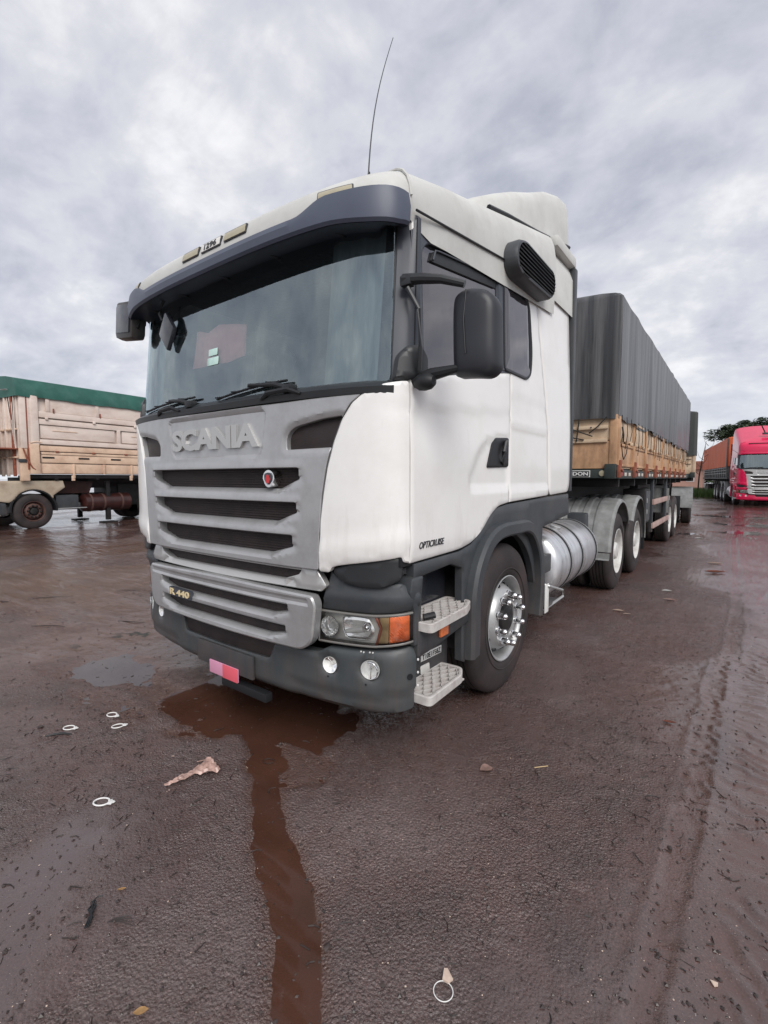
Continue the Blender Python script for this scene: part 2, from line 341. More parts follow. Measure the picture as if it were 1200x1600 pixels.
def panel(name, outline, mapf, mt, parent=None, thick=.02, holes=(), step=.05, bev=.004, relief=None, hthick=None, smooth=40):
    """a curved panel: outline in (u,v), mapf(u,v,d) gives the point at depth d below the surface"""
    loops = [resample(outline, step)]+[resample(h, step) for h in holes]
    pts = []; dep = []; cons = []; rim = []
    for li, lp in enumerate(loops):
        b0 = len(pts); n = len(lp)
        pts += lp; dep += [bev]*n
        cons += [(b0+i, b0+(i+1) % n) for i in range(n)]; rim.append((b0, n))
        ins = inset(lp, bev*1.2 if li == 0 else -bev*1.2)
        pts += ins; dep += [0.0]*n
    allp = np.array([p for p in pts])
    o = np.asarray(loops[0]); x0, y0 = o.min(0); x1, y1 = o.max(0)
    nx = max(2, int((x1-x0)/step)); ny = max(2, int((y1-y0)/step))
    gx, gy = np.meshgrid(np.linspace(x0, x1, nx+1), np.linspace(y0, y1, ny+1)); G = np.stack([gx.ravel(), gy.ravel()], 1)
    ok = inpoly(G, loops[0]) & (edist(G, loops[0]) > step*.45+bev)
    for h in loops[1:]: ok &= ~inpoly(G, h) & (edist(G, h) > step*.45+bev)
    G = G[ok]; nb = len(pts)
    pts += [tuple(g) for g in G]; dep += [0.0]*len(G)
    vo, eo, fo, ov, oe, of = delaunay_2d_cdt([Vector(p) for p in pts], cons, [], 0, 1e-6)
    P = np.array([tuple(v) for v in vo]); d = np.zeros(len(P)); src = {}
    for i, l in enumerate(ov):
        if l: d[i] = max(dep[j] for j in l if j < len(dep)) if l else 0
        for j in l: src[j] = i
    T = [f for f in fo]; Cn = np.array([P[list(f)].mean(0) for f in T])
    keep = inpoly(Cn, loops[0])
    for h in loops[1:]: keep &= ~inpoly(Cn, h)
    if relief is not None: d = d+relief(P)
    V = [Vector(mapf(P[i, 0], P[i, 1], d[i])) for i in range(len(P))]
    Fc = []
    for f, k in zip(T, keep):
        if not k: continue
        a, b, c = f[0], f[1], f[2]; nrm = (V[b]-V[a]).cross(V[c]-V[a])
        m = P[list(f)].mean(0); outw = Vector(mapf(m[0], m[1], 0))-Vector(mapf(m[0], m[1], .01))
        Fc.append(tuple(f) if nrm.dot(outw) >= 0 else tuple(f)[::-1])
    for li, (b0, n) in enumerate(rim):
        th = thick if li == 0 or hthick is None else hthick
        base = len(V)
        for i in range(n): V.append(Vector(mapf(pts[b0+i][0], pts[b0+i][1], th+(d[src[b0+i]]-bev if b0+i in src else 0))))
        for i in range(n):
            a = src.get(b0+i); b = src.get(b0+(i+1) % n)
            if a is None or b is None or a == b: continue
            j = (i+1) % n; Fc.append((a, b, base+j, base+i))
    me = bpy.data.meshes.new(name); me.from_pydata(V, [], Fc)
    bm = bmesh.new(); bm.from_mesh(me); 
    bmesh.ops.delete(bm, geom=[v for v in bm.verts if not v.link_faces], context='VERTS'); bm.to_mesh(me); bm.free()
    return link(name, me, mt, parent, smooth)
def text(name, body, mapf, u0, v0, width, height, depth, mt, parent=None, bold=0.0, shear=0.0, align='C', spacing=1.0):
    cu = bpy.data.curves.new(name, 'FONT'); cu.body = body; cu.size = 1; cu.extrude = .5; cu.offset = bold; cu.shear = shear; cu.space_character = spacing; cu.resolution_u = 3
    ob = bpy.data.objects.new('tmp', cu); COL.objects.link(ob); bpy.context.view_layer.update()
    me = bpy.data.meshes.new_from_object(ob.evaluated_get(bpy.context.evaluated_depsgraph_get())); bpy.data.objects.remove(ob)
    co = np.array([v.co[:] for v in me.vertices]); mn = co.min(0); mx = co.max(0)
    for v, c in zip(me.vertices, co):
        a = (c[0]-mn[0])/(mx[0]-mn[0])-.5; b = (c[1]-mn[1])/(mx[1]-mn[1])-.5
        v.co = mapf(u0+a*width, v0+b*height, -(c[2]+.5)*depth)
    me.materials.clear(); me.name = name
    return link(name, me, mt, parent, 30)

# ------------------------------------------------------------------ plan curve of a cab: front wraps round the corners into the sides
W0, D0, PW = 1.25, .30, 2.9
_xs = np.concatenate([np.linspace(0, .9, 60), np.linspace(.9, 1, 200)[1:]])*W0
_ys = D0*(1-(1-np.clip(_xs/W0, 0, 1)**PW)**(1/PW))
_ss = np.concatenate([[0], np.cumsum(np.hypot(np.diff(_xs), np.diff(_ys)))])
SC = float(_ss[-1])
_fs = np.linspace(0, SC, 400); _fx = np.interp(_fs, _ss, _xs); _fy = np.interp(_fs, _ss, _ys)
_tx = np.gradient(_fx, _fs); _ty = np.gradient(_fy, _fs)
_tx = np.convolve(np.pad(_tx, 4, 'edge'), np.ones(9)/9, 'valid'); _ty = np.convolve(np.pad(_ty, 4, 'edge'), np.ones(9)/9, 'valid')
def wrap(s, d=0.0, y0=0.0):
    a = abs(s); sg = 1 if s >= 0 else -1
    if a >= SC: x, y, nx, ny = W0, D0+a-SC, 1.0, 0.0
    else:
        x = float(np.interp(a, _fs, _fx)); y = float(np.interp(a, _fs, _fy))
        tx = float(np.interp(a, _fs, _tx)); ty = float(np.interp(a, _fs, _ty)); L_ = math.hypot(tx, ty); nx, ny = ty/L_, -tx/L_
    return (sg*(x-nx*d), y-ny*d+y0)
def WM(y0=0.0, slope=0.0, z0=1.95):
    def f(s, z, d):
        x, y = wrap(s, d, y0); return (x, y+slope*max(z-z0, 0), z)
    return f
def SM(x0=1.25, sg=1, taper=0.0, z0=1.9):
    def f(y, z, d): return (sg*(x0-d-taper*max(z-z0, 0)), y, z)
    return f
def FM(y0, x_off=0.0):   # plane facing -Y
    def f(x, z, d): return (x+x_off, y0+d, z)
    return f

# ------------------------------------------------------------------ wheel
def wheel_parts(kind, dual, tyre_m, rim_m):
    """meshes built once, centred on the hub, outer face towards +x at x=0"""
    out = {}
    w = .285
    def tyre(mb, off):
        prof = [(-.022, .286), (-.006, .30), (0.004, .33), (.008, .37), (.006, .41), (-.002, .455), (-.012, .485), (-.022, .502), (-.04, .515)]
        xg = -.05; 
        for k in range(5):
            prof += [(xg, .520), (xg-.028, .521), (xg-.030, .508), (xg-.038, .508)]; xg -= .040
        prof += [(-w+.035, .516), (-w+.02, .50), (-w+.008, .46), (-w, .40), (-w+.004, .34), (-w+.02, .286)]
        mb.lathe([(o+off, r) for o, r in prof], (0, 0, 0), 'x', 72)
        # thin raised sidewall ring
        mb.lathe([(.0085+off, .345), (.0115+off, .348), (.0115+off, .352), (.0085+off, .355)], (0, 0, 0), 'x', 72)
    m = MB(); tyre(m, 0)
    if dual: tyre(m, -.335)
    out['tyre'] = m
    r = MB()
    if kind == 'steer':
        r.lathe([(-.022, .286), (-.004, .296), (.002, .300), (.004, .293), (-.004, .284), (-.022, .276), (-.05, .270), (-.085, .268), (-.098, .262), (-.095, .252),
                 (-.070, .243), (-.035, .225), (-.008, .205), (.004, .195), (.007, .188), (.006, .150), (.004, .135), (-.03, .132)], (0, 0, 0), 'x', 72)
    else:
        r.lathe([(-.022, .286), (-.004, .296), (.002, .300), (.004, .293), (-.004, .284), (-.025, .277), (-.07, .272), (-.12, .268), (-.150, .255),
                 (-.165, .235), (-.168, .20), (-.160, .175), (-.158, .13)], (0, 0, 0), 'x', 72)
    out['rim'] = r
    h = MB()
    if kind == 'steer':
        h.lathe([(-.03, .134), (-.025, .11), (.0, .10), (.012, .095), (.02, .08), (.022, .0)], (0, 0, 0), 'x', 32)
    else:
        h.lathe([(-.158, .13), (-.10, .125), (-.03, .115), (-.01, .10), (-.005, .06), (-.005, 0)], (0, 0, 0), 'x', 32)
    out['hub'] = h
    n = MB(); base = .004 if kind == 'steer' else -.162; nr = .168 if kind == 'steer' else .165
    out['nutprof'] = (base, nr)
    n.lathe([(0, .028), (.010, .029), (.014, .0225), (.045, .021), (.062, .019), (.072, .011), (.074, 0)] if kind == 'steer' else [(0, .018), (.02, .017), (.025, .01), (.026, 0)], (0, 0, 0), 'x', 12)
    out['nut'] = n
    v = MB(); v.lathe([(0.0, .0), (0.0, .020), (-.006, .024), (-.02, .024)], (0, 0, 0), 'x', 16)
    out['vent'] = v
    return out
WCACHE = {}
def make_wheel(parent, x, y, z, side, kind='steer', dual=False, rim_m=None, far=False, R=.522, nuts_m=None):
    rim_m = rim_m or (M['rim'] if kind == 'steer' else M['rimwhite'])
    key = (kind, dual, rim_m.name)
    if key not in WCACHE:
        p = wheel_parts(kind, dual, None, rim_m); d = {}
        for k in ('tyre', 'rim', 'hub', 'nut', 'vent'):
            o = p[k].build(k, {'tyre': M['tyre'], 'rim': rim_m, 'hub': M['under'] if kind == 'steer' else rim_m, 'nut': nuts_m or M['chrome'], 'vent': M['black']}[k]); d[k] = o.data; bpy.data.objects.remove(o)
        WCACHE[key] = (d, p['nutprof'])
    d, (nb, nr) = WCACHE[key]
    e = empty('wheel', (x, y, z), 0, parent); e.rotation_euler = (random.random()*0.6, 0, 0 if side > 0 else pi)
    if side < 0: e.rotation_euler = (0, 0, pi)
    s = R/.522; e.scale = (1, s, s)
    def put(name, me, loc=(0, 0, 0), rot=(0, 0, 0), sc=(1, 1, 1)):
        o = bpy.data.objects.new(name, me); COL.objects.link(o); o.parent = e; o.location = loc; o.rotation_euler = rot; o.scale = sc; return o
    put('tyre', d['tyre']); put('rim', d['rim']); put('hub', d['hub'])
    if not far:
        for k in range(10):
            a = 2*pi*k/10+.1; put('wheel_nut', d['nut'], (nb, nr*cos(a), nr*sin(a)))
        if kind == 'steer':
            for k in range(10):
                a = 2*pi*(k+.5)/10; nx_ = Vector((.46, .888*cos(a), .888*sin(a))); ty_ = Vector((0, -sin(a), cos(a))); tz_ = nx_.cross(ty_)
                o = put('vent_hole_shade', d['vent']); Mx = Matrix((nx_, ty_, tz_)).transposed().to_4x4(); Mx.translation = Vector((-.050, .2345*cos(a), .2345*sin(a)))+nx_*.008; o.matrix_local = Mx  # black disc on the cone, painted for the darkness of an open hole
    return e

# ================================================================== tractor unit
def tractor(root, P, main=True):
    """P: palette; local frame: front bumper at y=0, facing -y, visible side +x"""
    CY = -.06
    F = WM(CY)
    hexa = lambda z1, z0, a, b, zs: [(-a, z1), (-a, zs), (-b, z0), (b, z0), (a, zs), (a, z1)]
    slots = [(1.553, 1.445, .715, .56, 1.495), (1.376, 1.271, .695, .53, 1.323), (1.207, 1.099, .665, .48, 1.145)]
    S = [rnd(hexa(z1, z0, a, b, zs), .008, 2) for z1, z0, a, b, zs in slots]
    # upper silver grille panel
    eyeR = [(.63, 1.645), (.628, 1.715), (.675, 1.757), (.86, 1.79), (.985, 1.80), (.955, 1.73), (.935, 1.65)]
    eyes = [rnd(eyeR, [.01, .03, .03, .02, .02, .02, .02], 3), rnd([(-a, b) for a, b in eyeR][::-1], .018, 3)]
    up = [(-.835, 1.04), (-.885, 1.55), (-.92, 1.67), (-.965, 1.775), (-1.02, 1.85), (-1.08, 1.893), (-.6, 1.893), (0, 1.886), (.6, 1.886), (1.08, 1.893),
          (1.02, 1.85), (.965, 1.775), (.92, 1.67), (.885, 1.55), (.86, 1.42), (.84, 1.2), (.835, 1.04)]
    lrec = rnd([(-.49, 1.87), (-.445, 1.625), (.445, 1.612), (.49, 1.87)], .05, 4)
    def rel_up(Q):
        d = np.zeros(len(Q))
        for (z1, z0, a, b, zs) in slots:      # sloping lip under each opening, catches the sky
            zb = np.where(np.abs(Q[:, 0]) <= b, z0, z0+(zs-z0)*(np.abs(Q[:, 0])-b)/(a-b+1e-6))
            t = (zb-Q[:, 1])
            m = (np.abs(Q[:, 0]) < a+.07) & (t > -.012) & (t < .09)
            zb = np.minimum(zb, zs); t = zb-Q[:, 1]; edge = 1-sstep(np.abs(Q[:, 0]), a-.01, a+.045)
            d += np.where(m, .034*(1-np.clip(t/.030, 0, 1))*edge*(1-.75*sstep(np.abs(Q[:, 0]), b-.01, a)), 0)
            # upper edge: sharp ledge standing proud
            tu = Q[:, 1]-z1
            d -= .007*sstep(tu, -.004, .0)*(1-sstep(tu, .015, .045))*edge
        s = sdf(Q, lrec); d += .012*(1-sstep(s, -.012, .004))*(Q[:, 1] < 1.875)
        for e in eyes:
            s = sdf(Q, e); d += .010*(1-sstep(s, .0, .03))
        return d
    panel('upper_grille_panel', rnd(up, .012, 2), F, P['grille'], root, .05, holes=S+eyes, step=.013, bev=.003, relief=rel_up, hthick=.075, smooth=20)
    for i, (z1, z0, a, b, zs) in enumerate(slots):
        g = panel('grille_mesh', [(-a-.02, z1+.01), (-a-.02, z0-.01), (a+.02, z0-.01), (a+.02, z1+.01)], WM(CY+.055), M['mesh'], root, .01, step=.12)
        if main:
            for k in range(7):
                zc = z0+.008+k*(z1-z0-.01)/7
                n_ = 24; xa = -a+.02; L_ = 2*a-.04
                mb = MB(); f2 = WM(CY+.050)
                ring = [[f2(xa+L_*j/n_, zc+dz, dd) for dz, dd in ((0, 0), (.006, 0), (.006, .006), (0, .006))] for j in range(n_+1)]
                mb.loft(ring); mb.build('grille_louvre', M['mesh'], root)
    for e in eyes: panel('headboard_mesh', inset(e, -.012), WM(CY+.04), M['mesh'], root, .01, step=.1)
    # letters
    if main:
        wd = .86/6.0
        text('brand_lettering', 'SCANIA', WM(CY+.012), -.005, 1.734, .86, .132, .015, M['silver2'], root, bold=.042, spacing=.93)
    else:
        text('brand_lettering', 'SCANIA', WM(CY+.012), -.005, 1.734, .84, .12, .02, M['silver2'], root, bold=.03)
    # emblem: crowned shield badge on the top opening
    bx, bz = .505, 1.497
    mb = MB(); f3 = WM(CY+.0)
    shield = [(bx+.044*cos(a)*(1 if sin(a) > -.1 else .85), bz+.046*sin(a)) for a in [2*pi*k/20 for k in range(20)]]
    mb.prism(shield, lambda u, v: f3(u, v, -.004), lambda u, v: f3(u, v, .05)); mb.build('emblem', M['chrome'], root)
    mb = MB(); sh2 = rnd([(bx-.03, bz+.026), (bx-.028, bz-.008), (bx, bz-.036), (bx+.028, bz-.008), (bx+.03, bz+.026), (bx, bz+.034)], .012, 3)
    mb.prism(sh2, lambda u, v: f3(u, v, -.008), lambda u, v: f3(u, v, .0)); mb.build('emblem_shield', M['pillar'], root)
    mb = MB(); gh = [(bx-.014, bz-.018), (bx-.018, bz+.0), (bx-.010, bz+.012), (bx-.014, bz+.022), (bx-.004, bz+.014), (bx, bz+.024), (bx+.005, bz+.014), (bx+.015, bz+.02), (bx+.01, bz+.008), (bx+.018, bz-.004), (bx+.010, bz-.02), (bx, bz-.028)]
    mb.prism(gh, lambda u, v: f3(u, v, -.011), lambda u, v: f3(u, v, -.006)); mb.build('emblem_figure', M['red'], root)
    # middle strip with the fourth opening
    st = [(-.80, 1.036), (-.86, .955), (-.83, .925), (.0, .918), (.83, .925), (.86, .955), (.80, 1.036), (0, 1.036)]
    s4 = [(-.60, 1.022), (-.575, .995), (-.47, .962), (.57, .962), (.70, .998), (.72, 1.022)]
    s4 = [(-.70, 1.022), (-.68, .998), (-.56, .960), (.56, .960), (.68, .998), (.70, 1.022)]
    panel('middle_grille_strip', rnd(st, .01, 2), WM(CY+.028), P['grille_pale'], root, .04, holes=[rnd(s4, .006, 2)], step=.03, hthick=.06,
          relief=lambda Q: .022*(1-sstep(.960-Q[:, 1], -.01, .03))*(Q[:, 1] < .965)*(np.abs(Q[:, 0]) < .66))
    panel('grille_mesh', [(-.74, 1.03), (-.74, .945), (.74, .945), (.74, 1.03)], WM(CY+.07), M['mesh'], root, .01, step=.12)
    # lower grille frame
    low = rnd([(-.80, .905), (-.825, .86), (-.80, .665), (-.73, .612), (0, .600), (.73, .612), (.80, .665), (.825, .86), (.80, .905), (0, .922)], [.02, .03, .04, .04, .3, .04, .04, .03, .02, .3], 4)
    ls = [(.838, .772, .632, .50, .800), (.722, .652, .615, .47, .682)]
    S5 = [rnd(hexa(z1, z0, a, b, zs), .006, 2) for z1, z0, a, b, zs in ls]
    def rel_low(Q):
        d = np.zeros(len(Q))
        for (z1, z0, a, b, zs) in ls:
            zb = np.where(np.abs(Q[:, 0]) <= b, z0, z0+(zs-z0)*(np.abs(Q[:, 0])-b)/(a-b+1e-6)); t = zb-Q[:, 1]
            zb = np.minimum(zb, zs); t = zb-Q[:, 1]; edge = 1-sstep(np.abs(Q[:, 0]), a-.01, a+.04)
            d += np.where((t > -.012) & (t < .06), .028*(1-np.clip(t/.023, 0, 1))*edge*(1-.75*sstep(np.abs(Q[:, 0]), b-.01, a)), 0)
        d += .012*(1-sstep(np.abs(Q[:, 1]-.868), .0, .018))*(np.abs(Q[:, 0]) < .78)   # groove below the top roll
        return d
    panel('lower_grille_frame', low, WM(CY-.012), P['grille'], root, .06, holes=S5, step=.014, bev=.008, relief=rel_low, hthick=.07, smooth=22)
    for (z1, z0, a, b, zs) in ls:
        panel('grille_mesh', [(-a-.02, z1+.01), (-a-.02, z0-.01), (a+.02, z0-.01), (a+.02, z1+.01)], WM(CY+.04), M['mesh'], root, .01, step=.12)
    if main:
        f4 = WM(CY-.022)
        mb = MB(); mb.prism(rnd([(-.50, .785), (-.235, .783), (-.235, .728), (-.50, .728)], .008, 2), lambda u, v: f4(u, v, 0), lambda u, v: f4(u, v, .02)); nb = mb.build('model_badge', M['pillar'], root)
        text('badge_lettering', 'R 440', f4, -.368, .757, .235, .042, .005, M['gold'], nb, bold=.02)
    # bumper
    BM = WM(0.0)
    bup = [(-1.335, .66), (-1.1, .640), (-.86, .625), (-.82, .592), (-.55, .578), (-.485, .575), (-.455, .475), (0, .468), (.41, .478), (.455, .575), (.55, .580), (.78, .592), (.83, .625), (1.10, .640), (1.335, .660)]
    blo = [(1.335, .335), (1.162, .315), (.957, .298), (.65, .290), (.25, .285), (-.25, .285), (-.65, .290), (-.957, .298), (-1.162, .315), (-1.335, .335)]
    fogs = [(.845, .533, .043), (1.08, .545, .050)]
    fh = [[(u+r*cos(a)*1.0, v+r*sin(a)) for a in [2*pi*k/24 for k in range(24)]] for u, v, r in fogs]; fh += [[(-a, b) for a, b in h][::-1] for h in fh]
    def rel_b(Q):
        d = np.zeros(len(Q)); a = np.abs(Q[:, 0])
        zc = .405+.045*sstep(a, 1.0, 1.35)-.0*a
        on = sstep(a, .52, .62)
        d += on*.014*(1-sstep(Q[:, 1]-zc, -.012, .006))              # lower lip steps back
        d += .055*(1-sstep(Q[:, 1], .285, .36))**2                   # turned under at the bottom
        d += .018*sstep(Q[:, 1], .60, .66)                           # rolled top
        for u, v, r in fogs:
            for sg in (1, -1):
                rr = np.hypot(Q[:, 0]-sg*u, Q[:, 1]-v); d += .010*(1-sstep(rr, r, r+.022))
        return d
    panel('bumper', rnd(bup+blo, .02, 2), BM, P['bumper'], root, .06, holes=fh, step=.026, bev=.007, relief=rel_b, hthick=.06)
    panel('bumper_mesh', [(-.52, .60), (-.49, .44), (.45, .44), (.50, .60)], WM(.02), M['mesh'], root, .02, step=.1)
    # fog lamps: bowl, lens
    for sg in (1, -1):
        for j, (u, v, r) in enumerate(fogs):
            e = MB(); q = BM(sg*u, v, .0); n = (Vector(BM(sg*u, v, 0))-Vector(BM(sg*u, v, .01))).normalized()
            R = Vector((1, 0, 0)).rotation_difference(n).to_matrix()
            mb = MB(); mb.lathe([(-.05, 0), (-.048, r*.4), (-.04, r*.75), (-.015, r*.97), (-.006, r*1.0)], (0, 0, 0), 'x', 28)
            mb.v = [tuple(R @ Vector(p)+Vector(q)) for p in mb.v]; fo = mb.build('fog_lamp', M['lampsil'], root)
            mb = MB(); mb.lathe([(-.035, 0), (-.028, r*.5), (-.012, r*.85), (-.010, r*.93)] if j == 0 else [(-.012, 0), (-.006, r*.5), (.002, r*.85), (.0, r*.93)], (0, 0, 0), 'x', 28)
            mb.v = [tuple(R @ Vector(p)+Vector(q)) for p in mb.v]; mb.build('lens', M['lens'], fo)
            mb = MB(); mb.tube([R @ Vector((-.045, 0, 0))+Vector(q), R @ Vector((-.02, 0, 0))+Vector(q)], .007, 8); mb.build('bulb', M['lampgrey'], fo)
            if j == 1 and main:   # half broken bezel
                mb = MB(); pts = [R @ Vector((.004, r*.86*cos(a), r*.86*sin(a)))+Vector(q) for a in [radians(t) for t in range(-75, 110, 12)]]
                mb.tube(pts, .0045, 6); mb.tube([R @ Vector((.0, 0, r*.9))+Vector(q), R @ Vector((.008, r*.2, r*.2))+Vector(q), R @ Vector((.002, r*.1, -r*.8))+Vector(q)], .003, 6); mb.build('bezel', M['chrome'], fo)
    if main:  # white clips and screws on the bumper
        for u, v in ((1.03, .632), (1.045, .630), (1.078, .633), (1.094, .633)):
            q = BM(u, v, .012); MB().lathe([(0, 0), (.0, .0045), (.004, .004), (.005, 0)], q, 'y', 10, -1).build('screw_head', M['letterw'], root)
        q = BM(1.285, .515, -.001); n = Vector((1, -.6, 0)).normalized()
        mb = MB(); mb.lathe([(0, .016), (.003, .016), (.003, .009), (.001, .008), (.001, 0)], (0, 0, 0), 'x', 16)
        R = Vector((1, 0, 0)).rotation_difference(n).to_matrix(); mb.v = [tuple(R @ Vector(p)+Vector(q)) for p in mb.v]; mb.build('tow_cap', M['black'], root)
        for u, v in ((.84, .475), (1.06, .470)):
            q = BM(u, v, -.001); MB().lathe([(0, 0), (.0, .005), (.002, .005), (.002, 0)], q, 'y', 8, -1).build('drain_hole', M['black'], root)
    # headlight surrounds + headlights + inserts
    HM = WM(.0)
    for sg in (1, -1):
        mf = (lambda g: (lambda s, z, d: HM(g*s, z, d)))(sg)
        sur = rnd([(.835, .925), (.80, .828), (1.10, .832), (1.31, .850), (1.345, .858), (1.345, .935), (1.24, .985), (1.10, .985), (.95, .975), (.86, 1.03)], .014, 3)
        panel('lamp_surround', sur, mf, P['plastic'], root, .05, step=.03, bev=.008, relief=lambda Q: -.018*sstep(Q[:, 1], .86, .875)*(1-sstep(Q[:, 1], .92, .96)))
        panel('corner_air_insert', rnd([(.905, 1.05), (.90, 1.03), (.955, .985), (1.055, .965), (1.165, .968), (1.26, 1.01), (1.268, 1.125), (1.02, 1.09)], .02, 3), (lambda g: (lambda s, z, d: WM(-.03)(g*s, z, d)))(sg), M['plasticd'], root, .04, step=.03, bev=.005)
        # lamp: housing tray, inner reflectors, clear cover
        hl = rnd([(.785, .822), (.775, .650), (1.10, .660), (1.305, .684), (1.318, .690), (1.318, .842), (1.10, .826)], .014, 3)
        tray = panel('headlight', inset(hl, .004), (lambda g: (lambda s, z, d: WM(.0)(g*s, z, d+.045)))(sg), M['lampgrey'], root, .01, step=.04)
        fr = panel('lamp_frame', hl, mf, M['lampframe'], tray, .04, holes=[inset(hl, .012)], step=.03, bev=.003)
        def rad(u, v, r, dep, name, m_):
            q = Vector(mf(u, v, 0)); n = (q-Vector(mf(u, v, .01))).normalized(); R = Vector((1, 0, 0)).rotation_difference(n).to_matrix()
            mb = MB(); mb.lathe([(-dep, 0), (-dep*.95, r*.35), (-dep*.8, r*.7), (-.010, r), (-.008, r*1.06), (-.012, r*1.12)], (0, 0, 0), 'x', 28)
            mb.v = [tuple(R @ Vector(p)+q) for p in mb.v]; return mb.build(name, m_, tray)
        rad(.845, .738, .050, .05, 'high_beam_reflector', M['lampbright'])
        MB().box(mf(.845, .735, .03), (.03, .02, .03), None, .008).build('bulb', M['letterw'], tray)
        panel('low_beam_reflector', rnd([(.915, .80), (.915, .735), (.94, .685), (1.07, .690), (1.105, .74), (1.07, .80)], .02, 3), mf, M['lampbright'], tray, .01, step=.02, bev=.012,
              relief=lambda Q: .014+.028*(1-sstep(np.hypot((Q[:, 0]-1.01)/.10, (Q[:, 1]-.745)/.06), .2, 1.0)))
        MB().tube([mf(.94, .722, .018), mf(1.04, .748, .018)], [.010, .014], 8).build('bulb_shield', M['letterw'], tray)
        rad(1.065, .765, .018, .02, 'bulb_holder', M['chrome'])
        panel('lamp_divider', rnd([(1.10, .822), (1.13, .76), (1.105, .665), (1.118, .665), (1.143, .76), (1.113, .824)], .002, 1), mf, M['rust'], tray, .03, step=.03, bev=.001, relief=lambda Q: Q[:, 0]*0+.006)
        panel('parking_lamp', rnd([(1.125, .812), (1.145, .76), (1.12, .680), (1.175, .686), (1.180, .822)], .006, 2), mf, M['amberdull'], tray, .03, step=.02, bev=.002, relief=lambda Q: .008+.003*np.sin(Q[:, 1]*500))
        panel('turn_signal', rnd([(1.182, .822), (1.178, .688), (1.288, .700), (1.288, .826)], .008, 2), mf, M['orange'], tray, .03, step=.008, bev=.002, relief=lambda Q: .006+.0025*np.sin(Q[:, 0]*420)*np.sin(Q[:, 1]*420))
        panel('lens', inset(hl, .010), mf, M['lens'], tray, .004, step=.04, bev=.002, relief=lambda Q: Q[:, 0]*0+.002)
    # white corner panels
    corner = rnd([(1.320, 1.955), (1.28, 1.952), (1.19, 1.938), (1.10, 1.906), (1.03, 1.853), (.975, 1.775), (.93, 1.67), (.893, 1.55), (.868, 1.42), (.848, 1.286), (.842, 1.138), (.836, 1.045), (.845, 1.034), (.90, 1.034), (.912, 1.060), (.95, 1.072), (1.015, 1.084), (1.28, 1.124), (1.288, 1.098), (1.326, 1.090), (1.326, 1.5), (1.326, 1.80)], .012, 3)
    def rel_c(Q):
        k = 1.15+.05*sstep(Q[:, 0], .9, 1.35)
        d = .020*sstep(Q[:, 1], k+.03, k-.05)*0
        fl = 1.13+(Q[:, 0]-.86)*.16          # flare line near the bottom
        d = -.009*sstep(fl-Q[:, 1], -.09, .0)*(1-sstep(fl-Q[:, 1], .0, .07))
        d += .006*(1-sstep(np.abs(Q[:, 1]-1.82), .0, .03))*sstep(Q[:, 0], 1.1, 1.3)
        return d
    for sg in (1, -1):
        panel('corner_panel', corner, (lambda g: (lambda s, z, d: WM(CY)(g*s, z, d)))(sg), P['paint'], root, .035, step=.03, bev=.006, relief=rel_c)
        B('hinge_pillar', (sg*1.20, .20, 1.5), (.05, .12, .86), M['black'], root, .005)
    # cowl under the windscreen
    mb = MB(); f5 = WM(CY)
    ring = []
    for k in range(61):
        s = -1.235+2.47*k/60
        ring.append([f5(s, 1.893, .0), f5(s, 1.925, -.006), f5(s, 1.945, .02), f5(s, 1.962, .06), f5(s, 1.965, .14), f5(s, 1.88, .14)])
    mb.loft(ring, True, True); mb.build('wiper_cowl', M['plasticd'], root)
    # windscreen
    WS = WM(.0, .095, 1.95)
    ws = rnd([(-1.185, 1.955), (-1.16, 2.83), (1.16, 2.83), (1.185, 1.955)], .03, 3)
    panel('windscreen', ws, WS, M['glass'], root, .006, step=.08, bev=.002)
    panel('windscreen_seal', rnd([(-1.21, 1.945), (-1.185, 2.85), (1.185, 2.85), (1.21, 1.945)], .03, 3), WM(.004, .095, 1.95), M['black'], root, .02, holes=[inset(ws, .012)], step=.08, bev=.003)
    # wipers
    for (p0, p1, p2) in (((.55, 1.955), (.33, 1.995), (.02, 1.962)), ((-.33, 1.955), (-.50, 1.99), (-.90, 1.968))):
        a = [Vector(WM(-.045)(p0[0]+.10, p0[1], 0)), Vector(WM(-.05)(p0[0], p0[1]+.03, 0)), Vector(WM(-.045, .095)(p1[0], p1[1]+.012, 0))]
        mb = MB(); mb.tube(a, [.018, .014, .009], 8); mb.box(a[0], (.07, .05, .045), None, .012); w_ = mb.build('wiper', M['black'], root)
        L_ = [Vector(WM(-.028, .095)(p1[0]+.28-(p1[0]+.28-p2[0])*t, p1[1]+.01-(p1[1]+.01-p2[1])*t*t*1.0, 0)) for t in [k/8 for k in range(9)]]
        mb = MB(); mb.tube(L_, .007, 6); mb.tube([p+Vector((0, .012, -.012)) for p in L_], .004, 5)
        for k in (1, 3, 5, 7): mb.tube([L_[k], L_[min(8, k+1)]+Vector((0, -.012, .008))], .004, 5)
        mb.build('wiper_blade', M['black'], w_)
    for s0 in (.62, -.45):   # lift handles moulded into the cowl
        mb = MB(); mb.tube([f5(s0-.16, 1.915, -.006), f5(s0-.10, 1.940, -.018), f5(s0+.05, 1.945, -.02), f5(s0+.12, 1.92, -.006)], [.008, .014, .014, .008], 8); mb.build('cowl_handle', M['black'], root)
